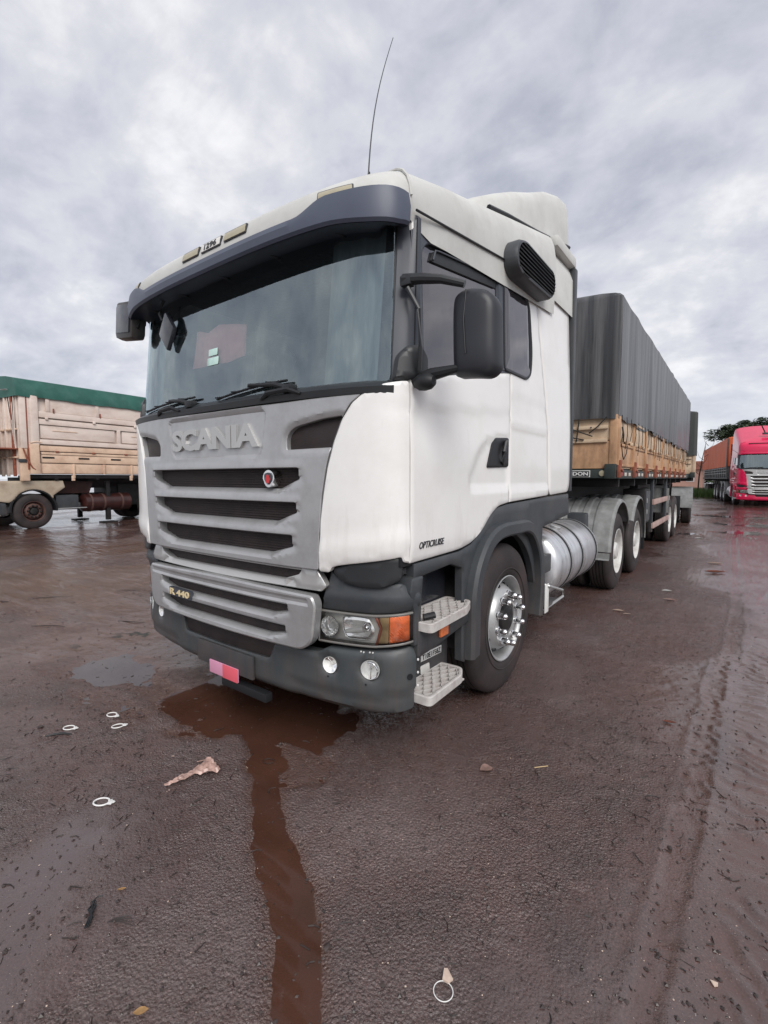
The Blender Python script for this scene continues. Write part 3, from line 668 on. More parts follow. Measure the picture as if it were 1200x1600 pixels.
    # A pillars
    for sg in (1, -1):
        def PF(s, z, d, g=sg):
            x, y = wrap(g*s, d, 0); k = 1-float(sstep(np.array([s]), 1.19, 1.375)[0]); return (x, y+.095*max(z-1.95, 0)*k, z)
        panel('front_pillar', rnd([(1.186, 1.94), (1.175, 2.755), (1.345, 2.725), (1.345, 1.955)], .004, 2), PF, M['pillar'], root, .03, step=.03, bev=.003)
        MB().tube([PF(1.30, z, -.001) for z in (1.97, 2.2, 2.4, 2.6, 2.72)], .003, 5).build('pillar_seam', M['black'], root)
        panel('pillar_foot_cap', rnd([(1.19, 1.955), (1.20, 2.07), (1.25, 2.12), (1.33, 2.13), (1.375, 2.08), (1.38, 1.975)], .02, 3), lambda s, z, d: PF(s, z, d-.035), M['plasticd'], root, .05, step=.02, bev=.014)
    # sun visor
    mb = MB(); rings = []
    for k in range(81):
        s = -1.36+2.72*k/80; a = abs(s)
        top = 2.752+.055*sstep(a, .72, .92)-.0*a; bot = 2.672-.02*sstep(a, .9, 1.2)+.012*sstep(a, 1.28, 1.36)
        fv = WM(-.094)
        def pt(z, d, s=s): x, y, zz = fv(s, z, d); return (x*.996, y, zz)
        rings.append([pt(top, .012), pt((top+bot)/2+.01, .0), pt(bot+.014, .004), pt(bot, .016), pt(bot+.006, .05), pt(bot+.05, .30-.24*sstep(a, 1.12, 1.36)), pt(top+.01, .30-.24*sstep(a, 1.12, 1.36)), pt(top+.012, .04)])
    mb.loft(rings, True, True); v_ = mb.build('sun_visor', P['visor'], root, 28)
    m2 = MB(); m2.loft([[Vector(r[3])+Vector((0, .003, -.003)), Vector(r[4])+Vector((0, .0, -.004)), Vector(r[5])+Vector((0, 0, -.004))] for r in rings], False); m2.build('visor_underside_shade', M['visor_dark'], v_)  # darker sheet over the visor's underside, its shade put into the colour
    for k in range(5 if main else 0):
        s = -.9+.45*k; MB().box(WM(-.03)(s, 2.70, .06), (.02, .12, .03), None, .005).build('visor_bracket', M['plastic'], v_)
    # header panel behind the visor (dark)
    panel('windscreen_header', rnd([(-1.19, 2.70), (-1.19, 2.86), (1.19, 2.86), (1.19, 2.70)], .02, 2), WM(-.03, .095, 1.95), M['visor_dark'], root, .02, step=.08)
    # roof cap: rings that follow the plan curve and shrink inwards
    RZ = P.get('roof', 1.0)
    def zl(y): return 2.70+.14*max(y+.07, 0)
    def ht(y): return (.185*(1+.62*max(y, -.06)))*RZ
    prof = [(.012, -.45), (.004, -.02), (0, .30), (.006, .55), (.02, .75), (.045, .90), (.085, 1.0), (.16, 1.05), (.30, 1.09), (.50, 1.12), (.75, 1.14), (1.0, 1.15), (1.22, 1.155)]
    rings = []; N_ = 90; ymax = 2.30
    svals = [-(SC+2.07)+2*(SC+2.07)*k/N_ for k in range(N_+1)]
    svals = sorted(set([round(-SC-2.07+2.07*k/14, 4) for k in range(15)]+[round(-SC+2*SC*k/70, 4) for k in range(71)]+[round(SC+2.07*k/14, 4) for k in range(15)]))
    for (o, h) in prof:
        rg = []
        for s in svals:
            x, y = wrap(s, 0, -.075)
            x2 = x*(1-o/1.25)*(1-.020*(1-min(1, max(0, y/.5)))); y2 = y+o*(1-min(1, max(0, (y-.25)/2.05)))
            hh_ = h if h > -.1 else -.02-.43*min(1, max(0, (y-.16)/.12))
            rg.append((x2, y2, zl(y2)+ht(y2)*hh_))
        rings.append(rg)
    mb = MB(); mb.loft(rings, False); rf = mb.build('roof', P['roofm'], root, 50)
    # moulded seam between front fascia and side of the roof
    for sg in (1, -1):
        pts = []
        for (o, h) in prof[2:9]:
            x, y = wrap(sg*1.36, 0, -.075); x2 = x*(1-o/1.25)*(1-.020*(1-min(1, max(0, y/.5))))
            y2 = y+o*(1-min(1, max(0, (y-.25)/2.05))); y2 = y+o*.2-.02*h
            pts.append((x2+sg*.003, y2, zl(y2)+ht(y2)*h+.002))
        MB().tube(pts, .007, 6).build('roof_seam', P['roofm'], rf)
        mb = MB(); pts = [(sg*1.252, y, zl(y)+.0) for y in [.22+.09*k for k in range(22)]]; mb.tube(pts, .006, 6); mb.build('roof_gutter', M['black'], rf)
    # roof lamps
    def RF(s, z, d):
        x, y = wrap(s, d-.004, -.075+.0)
        h = max(0, (z-2.715)/(.185*RZ)); o = float(np.interp(h, [q[1] for q in prof], [q[0] for q in prof]))
        return (x*(1-o/1.25)*(1-.020*(1-min(1, max(0, y/.5)))), y+o, z)
    if main:
        for u0, u1, z0, z1 in ((-.235, -.06, 2.787, 2.842), (.19, .385, 2.787, 2.842), (.88, 1.075, 2.788, 2.845), (-1.075, -.88, 2.788, 2.845)):
            fr = panel('marker_lamp', rnd([(u0, z0), (u1, z0), (u1, z1), (u0, z1)], .006, 2), RF, M['letterdark'], root, .02, step=.03, bev=.001)
            panel('lens', rnd([(u0+.006, z0+.006), (u1-.006, z0+.006), (u1-.006, z1-.006), (u0+.006, z1-.006)], .005, 2), lambda s, z, d: RF(s, z, d-.003), M['rooflens'], fr, .01, step=.03, bev=.001)
        u0, u1, z0, z1 = -.03, .16, 2.785, 2.842
        fr = panel('roof_sign', rnd([(u0, z0), (u1, z0), (u1, z1), (u0, z1)], .006, 2), RF, M['letterdark'], root, .02, step=.03, bev=.001)
        panel('sign_face', rnd([(u0+.006, z0+.006), (u1-.006, z0+.006), (u1-.006, z1-.006), (u0+.006, z1-.006)], .005, 2), lambda s, z, d: RF(s, z, d-.003), M['lampgrey'], fr, .01, step=.03, bev=.001)
        text('sign_lettering', '1296', lambda s, z, d: RF(s, z, d-.004), .065, 2.813, .12, .034, .002, M['letterdark'], fr, bold=.02)
    # side: white shell with window openings
    for sg in (1, -1):
        SD = SM(1.25, sg, .03)
        win = rnd([(.225, 1.978), (.225, 2.672), (.31, 2.685), (.40, 2.70), (1.36, 2.835), (1.40, 2.835), (1.40, 2.20), (1.10, 2.145)], [.005, .01, .05, .05, .02, .005, .005, .1], 4)
        door = rnd([(.192, 1.962), (.60, 2.055), (1.10, 2.150), (1.405, 2.205), (1.405, 1.336), (1.22, 1.318), (1.10, 1.262), (.99, 1.18), (.86, 1.118), (.72, 1.094), (.192, 1.085)], [.0, .05, .05, 0, .02, .05, .05, .05, .05, .1, .01], 3)
        hrec = rnd([(.80, 1.425), (.80, 1.50), (.94, 1.67), (1.04, 1.74), (1.40, 1.79), (1.40, 1.425)], [.06, .05, .05, .04, 0, 0], 4)
        def rel_d(Q):
            s = sdf(Q, hrec); d = .013*(1-sstep(s, -.016, .004))
            d += .007*sstep(1.845+.09*(Q[:, 0]-.2)-Q[:, 1], 0, .02)*(1-sstep(1.845+.09*(Q[:, 0]-.2)-Q[:, 1], .05, .24))
            d += .010*(1-sstep(Q[:, 1], 1.09, 1.19))**2
            return d
        body = panel('door', door, SD, P['paint'], root, .03, step=.03, bev=.005, relief=rel_d)
        panel('door_top_rail', [(.225, 2.665), (.31, 2.69), (.40, 2.704), (1.405, 2.838), (1.405, 2.90), (.225, 2.74)], SD, P['paint'], body, .03, step=.05, bev=.004)
        # black window frame, glass
        panel('window_frame', win, lambda y, z, d, f=SD: f(y, z, d+.002), M['pillar'], body, .03, holes=[rnd([(.315, 2.02), (.315, 2.60), (.37, 2.66), (1.18, 2.775), (1.205, 2.75), (1.205, 2.205), (1.05, 2.165)], [.02,.03,.06,.02,.02,.02,.1], 4)], step=.05, bev=.006)
        panel('door_window', win, lambda y, z, d, f=SD: f(y, z, d+.010), M['sideglass'], body, .006, step=.08, bev=.001)
        panel('window_vent', rnd([(.385, 2.575), (.41, 2.635), (.46, 2.645), (1.175, 2.752), (1.175, 2.690)], [.02, .03, .02, .01, .01], 3), lambda y, z, d, f=SD: f(y, z, d-.001), M['black'], body, .01, step=.05, bev=.001)
        MB().tube([SD(.40, 2.585, -.006), SD(.425, 2.64, -.006), SD(.47, 2.65, -.006), SD(1.18, 2.757, -.006)], .005, 6).build('vent_lip', M['pillar'], body)
        mb = MB(); fq = lambda y, z, d, f=SD: f(y, z, d)
        panel('rust_streak', rnd([(1.384, 1.56), (1.398, 1.56), (1.400, 1.43), (1.392, 1.40), (1.386, 1.45)], .003, 1), lambda y, z, d, f=SD: f(y, z, d+.009), M['ruststain'], body, .004, step=.05, bev=.0005)
        # handle
        hp = rnd([(1.05, 1.565), (1.125, 1.725), (1.17, 1.758), (1.385, 1.772), (1.385, 1.575)], [.02, .03, .02, .02, .02], 3)
        if main or True:
            hh = panel('door_handle', hp, lambda y, z, d, f=SD: f(y, z, d-.0), M['black'], body, .03, step=.02, bev=.006, relief=lambda Q: .008*(1-sstep(np.hypot((Q[:, 0]-1.27)/.07, (Q[:, 1]-1.67)/.07), .4, 1.0)))
            MB().tube([SD(1.36, 1.75, .0), SD(1.30, 1.735, -.012), SD(1.27, 1.67, -.014), SD(1.25, 1.61, -.010), SD(1.30, 1.585, .0)], [.008, .014, .015, .013, .008], 8).build('grab_bar', M['plasticd'], hh)
        if main and sg > 0:
            text('gearbox_lettering', 'OPTICRUISE', SD, .385, 1.166, .245, .034, .003, M['letterdark'], body, bold=.01, shear=.25)
        # sleeper wall with quarter window
        qw = rnd([(1.285, 2.215), (1.285, 2.80), (1.36, 2.822), (1.66, 2.845), (1.76, 2.76), (1.80, 2.42), (1.77, 2.26), (1.70, 2.225)], [.02, .02, .03, .06, .06, .06, .06, .05], 4)
        slp = rnd([(1.415, 1.336), (1.415, 2.869), (1.93, 2.944), (2.0, 2.6), (2.10, 2.25), (2.20, 1.85), (2.25, 1.45), (2.24, 1.36)], [.0, 0, .01, .05, .05, .05, .04, .03], 3)
        qw2 = [(max(a, 1.415), b) for a, b in qw]
        def rel_s(Q):
            z = Q[:, 1]; d = .010*(1-sstep(z, 1.385, 1.43))*0
            d += .009*sstep(z, 1.42, 1.44)*(1-sstep(z, 1.86, 1.872))
            d += .006*sstep(z, 1.90, 1.91)*(1-sstep(z, 2.05, 2.06))
            return d
        qwin = rnd([(1.295, 2.215), (1.295, 2.79), (1.62, 2.835), (1.76, 2.76), (1.81, 2.42), (1.78, 2.26), (1.70, 2.215)], [.03, .03, .08, .08, .08, .08, .05], 5)
        qhole = inset([(max(a, 1.43), b) for a, b in qwin], .012)
        sl = panel('sleeper_side', slp, SD, P['paint'], root, .03, holes=[rnd([(1.45, 2.25), (1.45, 2.78), (1.62, 2.80), (1.73, 2.74), (1.78, 2.42), (1.74, 2.26)], .03, 3)], step=.035, bev=.005, relief=rel_s, hthick=.03)
        panel('quarter_window', inset(qwin, .004), lambda y, z, d, f=SD: f(y, z, d-.007), M['sideglass'], sl, .006, step=.1, bev=.001)
        panel('window_rubber', inset(qwin, -.010), lambda y, z, d, f=SD: f(y, z, d-.010), M['black'], sl, .02, holes=[inset(qwin, .010)], step=.05, bev=.003)
        # strip between door window and quarter window reads dark
        panel('window_pillar', rnd([(1.215, 2.19), (1.215, 2.80), (1.33, 2.818), (1.33, 2.21)], .01, 2), lambda y, z, d, f=SD: f(y, z, d-.004), M['pillar'], body, .02, step=.06, bev=.003)
        # rear corner panel
        rp = rnd([(2.258, 1.40), (2.205, 1.87), (2.105, 2.27), (2.01, 2.62), (1.94, 2.94), (2.0, 3.06), (2.35, 3.33), (2.77, 3.345), (2.825, 2.35), (2.84, 1.45), (2.80, 1.375), (2.30, 1.36)], [.03, .02, .02, .02, .02, .05, .05, .01, .02, .05, .05, .02], 3)
        panel('rear_corner_panel', rp, SD, P['paint'], root, .04, step=.05, bev=.006)
        B('rear_edge_trim', (sg*1.225, 2.87, 2.38), (.06, .07, 2.0), M['plastic'], root, .01)
        # intake louvre box
        if main:
            prof2 = rnd([(1.25, 2.84), (1.235, 2.93), (1.29, 3.01), (1.40, 3.045), (1.97, 3.04), (2.02, 2.99), (2.02, 2.89), (1.93, 2.815), (1.34, 2.80)], .05, 4)
            mb = MB()
            rr = [[(sg*1.225, *p) for p in prof2], [(sg*1.315, *p) for p in prof2], [(sg*1.335, *p) for p in inset(prof2, .010)], [(sg*1.34, *p) for p in inset(prof2, .024)]]
            mb.loft(rr, True, False); box_ = mb.build('air_intake', M['plastic'], root)
            face = inset(prof2, .022); fp = np.array(face)
            mb = MB(); mb.prism(face, lambda u, v: (sg*1.318, u, v), lambda u, v: (sg*1.31, u, v)); mb.build('intake_back', M['black'], box_)
            for k in range(9):
                zc = 2.825+.026*k
                # clip the slat to the outline
                ys_ = [q for q in np.linspace(1.1, 2.05, 200) if inpoly(np.array([[q, zc]]), face)[0]]
                if len(ys_) < 10: continue
                R = Matrix.Rotation(radians(35*sg), 3, 'Y')
                MB().box((sg*1.332, (ys_[0]+ys_[-1])/2, zc), (.026, ys_[-1]-ys_[0], .006), R, 0).build('louvre', M['plastic'], box_)
        # wheel arch panel, flare, skirt, step housing
        S2 = SM(1.238, sg)
        arch_in = [(1.40+.60*cos(a), .52+.60*sin(a)) for a in [radians(t) for t in range(168, 8, -8)]]
        fender = [(.80, .40)] + [(.80, .60)]+[p for p in arch_in]+[(2.02, .62), (2.10, .60), (2.16, 1.10), (2.9, 1.16), (2.86, 1.355), (2.25, 1.345), (1.41, 1.322), (1.22, 1.304), (1.10, 1.25), (.99, 1.165), (.86, 1.104), (.72, 1.08), (.24, 1.075), (.24, 1.0), (.62, 1.02), (.75, .98), (.76, .42)]
        panel('wheel_arch_panel', fender, S2, P['plastic'], root, .05, step=.05, bev=.006)
        po = [(.79, .42), (.795, .62), (.80, .80), (.86, .97), (.97, 1.10), (1.10, 1.175), (1.27, 1.205), (1.53, 1.205), (1.72, 1.195), (1.86, 1.14), (1.98, 1.02), (2.06, .86), (2.085, .62), (2.05, .40)]
        po = [Vector(p) for p in po]; sm = []
        for i in range(len(po)-1):
            p0, p1, p2, p3 = po[max(i-1, 0)], po[i], po[i+1], po[min(i+2, len(po)-1)]
            for t in (0, .25, .5, .75):
                sm.append(.5*((2*p1)+(p2-p0)*t+(2*p0-5*p1+4*p2-p3)*t*t+(3*p1-p0-3*p2+p3)*t**3))
        sm.append(po[-1]); mb = MB(); rg = []
        cen = Vector((1.42, .55))
        for p in sm:
            n = (p-cen).normalized()
            def q(off, x): w_ = p+n*off; return (sg*x, w_.x, w_.y)
            rg.append([q(-.0, 1.235), q(-.005, 1.275), q(-.022, 1.295), q(-.085, 1.297), q(-.098, 1.288), q(-.10, 1.20), q(-.07, 1.0)])
        mb.loft(rg, False); mb.build('wheel_arch_flare', P['plastic'], root, 30)
        # inner arch liner
        mb = MB(); mb.lathe([(0, .64), (-.6, .64)], (sg*1.20, 1.42, .55), 'x', 24, sg, 0, pi); mb.build('arch_liner', M['under'], root)
        # step well
        panel('step_well_post', rnd([(.225, .665), (.225, .84), (.185, .94), (.20, 1.01), (.30, 1.01), (.285, .90), (.275, .665)], .01, 2), SM(1.256, sg), P['plastic'], root, .1, step=.05, bev=.008)
        B('step_well_back', (sg*1.06, .52, .72), (.06, .58, .66), M['visor_dark2'], root, .01)
        panel('step_crossbar', rnd([(.245, .668), (.245, .752), (.43, .752), (.44, .735), (.80, .745), (.80, .655), (.42, .61), (.245, .60)], .015, 2), SM(1.262, sg), P['plastic'], root, .16, step=.04, bev=.008)
        panel('step_lower_panel', rnd([(.245, .66), (.42, .66), (.78, .66), (.78, .36), (.245, .36)], .012, 2), SM(1.128, sg), P['plastic'], root, .05, step=.05, bev=.006)
        mk = B('side_marker', (sg*1.272, .475, .690), (.014, .085, .062), M['orange'], root, .004)
        # step treads: frame + lattice
        for (z, outl) in ((.785, [(1.333, .25), (1.318, .66), (1.27, .80), (1.10, .80), (1.10, .30), (1.18, .25)]), (.405, [(1.32, .262), (1.312, .62), (1.262, .715), (1.11, .715), (1.11, .30), (1.19, .262)])):
            ol = rnd(outl, .03, 3); inn = inset(ol, .022 if area(ol) > 0 else .022)
            TM = (lambda z0: (lambda u, v, d: (sg*u, v, z0-d)))(z)
            tr = panel('step_tread', ol, TM, M['step'], root, .045, holes=[inn], step=.05, bev=.003)
            mb = MB()
            ip = np.array(inn)
            for fam in (1, -1):
                for k in range(-9, 16):
                    # lines u = u0 + fam*v*0.9
                    ts = np.linspace(.2, .85, 160); u0 = (1.10+.055*k) if fam == 1 else (1.10+.055*k+.55)
                    us = u0+fam*(ts-.2)*.62-(.0 if fam == 1 else .0)
                    ok = inpoly(np.stack([us, ts], 1), inset(ol, .015))
                    idx = np.where(ok)[0]
                    if len(idx) < 4: continue
                    a = Vector((sg*us[idx[0]], ts[idx[0]], z-.014)); b = Vector((sg*us[idx[-1]], ts[idx[-1]], z-.014))
                    dv = b-a; R = Matrix.Rotation(atan2(dv.y, dv.x), 3, 'Z')
                    mb.box((a+b)/2, (dv.length, .005, .024), R)
            mb.build('tread_lattice', M['step'], tr, None)
            B('tread_pan', (sg*1.21, .48, z-.052), (.17, .40, .01), M['step'] if z < .5 else M['plastic'], tr, .004)
        if main and sg > 0:
            LM = SM(1.131, 1)
            panel('number_label', [(.475, .478), (.475, .522), (.70, .512), (.70, .468)], LM, M['letterw'], root, .004, step=.1, bev=.001)
            text('label_lettering', 'T10E1F58Z', lambda y, z, d: (1.132-d, y, z-.044*(y-.587)), .587, .495, .20, .030, .001, M['black'], root, bold=.012)
            panel('torn_label', rnd([(.475, .405), (.47, .455), (.565, .45), (.57, .40)], .01, 2), LM, M['lampgrey'], root, .003, step=.1, bev=.001)
            for z in (.60, .535, .468):
                MB().lathe([(0, .0), (.0, .007), (.004, .006), (.005, 0)], (1.262, .236, z), 'x', 10).build('clip', M['letterw'], root)
            MB().tube([(1.26, .29, .80), (1.30, .335, .81)], .017, 10).build('rubber_stop', M['black'], root)
            mb = MB(); mb.box((1.235, .215, 1.985), (.02, .05, .05), None, .01); mb.build('torn_trim', M['letterw'], root)
        # mirrors
        mir_y = .22
        mp = [(1.42, 2.04), (1.42, 2.36), (1.445, 2.405), (1.66, 2.385), (1.705, 2.33), (1.705, 1.985), (1.67, 1.925), (1.46, 1.955)]
        mp = rnd([(1.43, 1.965), (1.42, 2.335), (1.49, 2.345), (1.60, 2.315), (1.635, 2.26), (1.64, 1.98), (1.60, 1.945)], [.03, .03, .05, .05, .05, .05, .05], 4)
        def MF(u, v, d):
            return (sg*u, mir_y+d+.10*((u-1.53)/.13)**2*.5+.16*((v-2.15)/.22)**4*.25, v)
        if sg > 0:
            mm = panel('door_mirror', mp, MF, M['mirrorshell'], root, .075, step=.02, bev=.016)
            mb = MB(); mb.prism(inset(mp, .012), lambda u, v: (sg*u, mir_y+.092, v), lambda u, v: (sg*u, mir_y+.097, v)); mb.build('mirror_glass', M['chrome'], mm)
            MB().tube([MF(1.505, 2.33, -.006), MF(1.50, 2.2, -.003), MF(1.512, 2.05, -.004)], .003, 5).build('shell_crease', M['black'], mm)
            mb = MB(); mb.tube([(1.22, .16, 2.415), (1.31, .175, 2.404), (1.40, .20, 2.388), (1.50, .23, 2.352)], [.026, .024, .020, .016], 10); mb.box((1.24, .165, 2.405), (.06, .05, .05), None, .012)
            mb.tube([(1.25, .15, 2.37), (1.30, .17, 2.27), (1.31, .17, 2.1), (1.29, .19, 2.0)], [.012, .010, .010, .012], 8)
            mb.build('mirror_arm', M['plasticd'], root)
            mb = MB(); mb.tube([(1.24, .22, 1.955), (1.33, .24, 1.985), (1.46, .26, 2.0)], [.03, .03, .018], 10); mb.build('mirror_arm', M['black'], root)
            bm_ = MB(); bm_.lathe([(-.055, 0), (-.05, .022), (-.03, .036), (0, .040), (.03, .036), (.05, .022), (.055, 0)], (1.315, .20, 1.945), 'x', 16); bm_.build('proximity_mirror', M['black'], root)
    # far side mirrors seen left: wide-angle pod on a bracket under the visor, and round kerb mirror
    if main:
        q = Vector((-1.215, .08, 2.675))
        mb = MB(); mb.box((0, 0, 0), (.27, .12, .275), Matrix.Rotation(radians(8), 3, 'Y'), .045); mb.v = [tuple(Vector(p)+q) for p in mb.v]; pod = mb.build('wide_angle_mirror', M['mirrorbrown'], root)
        mb = MB(); mb.box((0, 0, 0), (.19, .012, .20), Matrix.Rotation(radians(8), 3, 'Y'), .005); mb.v = [tuple(Vector(p)+q+Vector((.012, -.060, .004))) for p in mb.v]; mb.build('mirror_face', M['visor_dark2'], pod)
        MB().tube([(-1.10, .10, 2.73), (-1.075, .08, 2.68), (-1.085, .07, 2.61), (-1.14, .065, 2.585)], .012, 8).build('mirror_bracket', M['black'], root)
        q = Vector((-.586, .02, 2.475)); R = Matrix.Rotation(radians(42), 3, 'Y')
        mb = MB(); mb.box((0, 0, 0), (.165, .035, .165), R, .015); mb.v = [tuple(Vector((p[0]*.8, p[1], p[2]*1.12))+q) for p in mb.v]; pod = mb.build('kerb_mirror', M['visor_dark2'], root)
        MB().tube([(-.62, .03, 2.70), (-.655, .02, 2.66), (-.665, .01, 2.60), (-.63, .01, 2.55)], .009, 8).build('mirror_bracket', M['black'], root)
    # inside of the cab
    if main:
        mb = MB(); n_ = 220; rows = []
        for k in range(n_+1):
            s = -1.1+2.2*k/n_; ph = s*46+2.3*sin(s*5.1); am = .012+.010*abs(sin(s*3.3))
            if abs(s+.23) < .0: continue
            x, y = wrap(s, .075+am*sin(ph), 0)
            rows.append([(x, y+.11*(z-1.95), z) for z in (1.97, 2.15, 2.4, 2.6, 2.80)])
        mb2 = MB(); mb2.loft([r for r in rows if r[0][0] < -.86], False); mb2.build('curtain', M['curtain'], root, 60)
        mb2 = MB(); mb2.loft([r for r in rows if r[0][0] > .74], False); mb2.build('curtain', M['curtain'], root, 60)
        for sx in (-.62, .62):
            st = MB(); st.box((sx, 1.15, 1.98), (.52, .50, .16), None, .05); st.box((sx, 1.42, 2.30), (.50, .16, .62), Matrix.Rotation(radians(-10), 3, 'X'), .06); st.box((sx, 1.50, 2.68), (.30, .12, .20), None, .05); st.build('seat', M['seatcloth'], root)
        mb3 = MB(); tor = [(.62+.23*cos(a), .62+.23*sin(a)*.42, 2.10+.23*sin(a)*.9) for a in [2*pi*k/32 for k in range(33)]]; mb3.tube(tor, .016, 8, False); mb3.tube([(.62, .62, 2.10), (.62, .52, 1.92)], .05, 8); mb3.tube([(.40, .62, 2.10), (.84, .62, 2.10)], .02, 6); mb3.build('steering_wheel', M['black'], root)
        cl = [(-.34, 2.20), (-.33, 2.44), (-.26, 2.425), (-.18, 2.40), (-.09, 2.44), (.19, 2.385), (.21, 2.20), (.02, 2.19)]
        panel('red_cloth', cl, WM(.016, .10), M['redcloth'], root, .004, step=.03, bev=.001, relief=lambda Q: .008*np.sin(Q[:, 0]*22+Q[:, 1]*9))
        for (a, b, c, d_) in ((-.135, -.045, 2.243, 2.285), (-.145, -.03, 2.185, 2.232)):
            panel('sticker', rnd([(a, c), (b, c), (b, d_), (a, d_)], .004, 1), WM(-.004, .095), M['mint'], root, .002, step=.05, bev=.0005)
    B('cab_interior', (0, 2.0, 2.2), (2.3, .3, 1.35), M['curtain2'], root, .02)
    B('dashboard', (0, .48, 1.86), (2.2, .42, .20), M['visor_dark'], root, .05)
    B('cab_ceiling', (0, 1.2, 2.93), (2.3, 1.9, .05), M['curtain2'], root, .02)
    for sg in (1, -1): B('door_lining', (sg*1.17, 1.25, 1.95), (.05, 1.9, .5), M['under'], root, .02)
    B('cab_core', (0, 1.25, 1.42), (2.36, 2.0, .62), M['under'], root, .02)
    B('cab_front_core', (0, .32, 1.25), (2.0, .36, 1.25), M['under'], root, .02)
    B('cab_rear_wall', (0, 2.27, 2.2), (2.3, .06, 1.9), P['paint'], root, .02)
    # upper rear roof and air deflector
    if not P.get('high'):
        rings = []
        for y, h in ((1.75, .0), (2.0, .10), (2.35, .22), (2.86, .26)):
            z0 = 3.28
            rings.append([(-1.235, y, 2.95), (-1.23, y, 3.12+h*.6), (-1.19, y, 3.18+h*.8), (-1.0, y, 3.24+h), (0, y, 3.30+h), (1.0, y, 3.24+h), (1.19, y, 3.18+h*.8), (1.23, y, 3.12+h*.6), (1.235, y, 2.95)])
        mb = MB(); mb.loft(rings, False); mb.build('rear_roof', P['roofm'], root, 40)
        DZ = P.get('defl', 1.0)
        rings = []
        for y, zt, zb, w in ((1.12, 3.26, 3.20, .90), (1.30, 3.38, 3.24, 1.04), (1.5, 3.48, 3.29, 1.10), (1.75, 3.60, 3.345, 1.13), (2.05, 3.73, 3.41, 1.145), (2.4, 3.90, 3.49, 1.15), (2.75, 4.02, 3.575, 1.155), (2.90, 4.045, 3.61, 1.155)):
            h = zt-zb; half = [(w+.01, y, zb), (w+.005, y, zb+h*.35), (w-.006, y, zb+h*.68), (w-.022, y, zb+h*.87), (w-.055, y, zb+h*.965), (w-.11, y, zb+h*.995), (w*.6, y, zb+h), (w*.3, y, zb+h*1.01)]
            rings.append(half+[(0, y, zb+h*1.01)]+[(-a, b, c) for a, b, c in half[::-1]])
        mb = MB(); mb.loft(rings, False, False)
        fr_ = rings[0]; mb.add(fr_, [tuple(range(len(fr_)))]); rr_ = rings[-1]; mb.add(rr_, [tuple(range(len(rr_)))])
        dfl = mb.build('air_deflector', P['roofm'], root, 40)
        for sg in (1, -1):
            MB().tube([(sg*1.16, 1.20, 3.215), (sg*1.165, 1.5, 3.285), (sg*1.168, 2.05, 3.400), (sg*1.17, 2.90, 3.60)], .016, 6).build('deflector_gap_shade', M['black'], dfl)  # black tube added to darken the gap under the deflector
            pass
            B('rear_roof_lip', (sg*1.20, 2.60, 3.43), (.10, .55, .09), P['roofm'], root, .02)
            pass
    # roof hatch and aerial
    if main:
        mb = MB(); pts = [(1.0-.10*t, .34+.5*t, 3.045+.20*t+.035*sin(pi*t)) for t in [k/10 for k in range(11)]]
        rg = [[(p[0]+.03, p[1], p[2]-.05), (p[0]+.015, p[1], p[2]-.006), (p[0], p[1], p[2]), (p[0]-.3, p[1], p[2]+.015), (p[0]-.3, p[1], p[2]-.08)] for p in pts]
        mb.loft(rg, False); hat = mb.build('roof_hatch', P['roofm'], root)
        MB().tube([(p[0]+.012, p[1], p[2]-.004) for p in pts], .006, 6).build('hatch_seal', M['plastic'], hat)
        bs = Vector((.80, .42, 3.06)); tp = Vector((.80, .66, 4.03))
        an = MB(); pts = []
        for k in range(13):
            t = k/12; p = bs.lerp(tp, t); p.y -= .05*sin(pi*t)*1.0; pts.append(p)
        an.tube([bs, bs+Vector((0, .003, .035))], [.022, .016], 10); an.tube([bs+Vector((0, .003, .03)), bs+Vector((0, .015, .12))], [.009, .007], 8)
        aer = an.build('aerial', M['black'], root)
        MB().tube(pts[1:], [.0042-.0022*k/11 for k in range(12)], 6).build('aerial_whip', M['plastic'], aer)
    # licence plate and bracket
    if main:
        B('plate_holder', (.01, -.012, .395), (.56, .02, .14), M['plastic'], root, .006)
        B('plate_bracket', (.20, .0, .25), (.42, .05, .05), M['black'], root, .006)
        pl = B('licence_plate', (.02, -.028, .322), (.29, .008, .082), M['platepink'], root, .003)
        B('plate_band', (.092, -.034, .322), (.146, .005, .083), M['platered'], pl, .001)
    # chassis, tank, rear
    for sg in (1, -1): B('chassis_rail', (sg*.42, 4.3, .86), (.09, 6.2, .27), M['under'], root, .01)
    for y in (1.42, 5.25, 6.7): MB().tube([(-1.0, y, .52), (-.35, y, .52), (0, y, .54), (.35, y, .52), (1.0, y, .52)], [.07, .09, .2 if y > 2 else .09, .09, .07], 12).build('axle', M['under'], root)
    B('engine', (0, 1.1, .80), (1.0, 1.7, .7), M['under'], root, .05)
    B('radiator', (0, .25, .75), (1.7, .12, .9), M['under'], root, .02)
    B('fifth_wheel', (0, 5.75, 1.2), (.9, 1.0, .16), M['under'], root, .03)
    B('rear_crossmember', (0, 7.38, .86), (1.2, .1, .25), M['under'], root, .01)
    for sg in (1, -1):
        make_wheel(root, sg*1.235, 1.42, .522, sg, 'steer', False, P['rim1'], far=not main)
        for y in (5.25, 6.7):
            make_wheel(root, sg*1.24, y, .522, sg, 'drive', True, P['rim2'], far=not main)
        # air tanks / fuel tank
        tm = P['tank']
        mb = MB(); R_ = .335
        mb.lathe([(2.60, 0), (2.605, R_*.6), (2.62, R_*.85), (2.66, R_*.97), (2.70, R_), (4.05, R_), (4.09, R_*.97), (4.13, R_*.85), (4.145, R_*.6), (4.15, 0)], (sg*.915, 0, .685), 'y', 56)
        tk = mb.build('fuel_tank', tm, root)
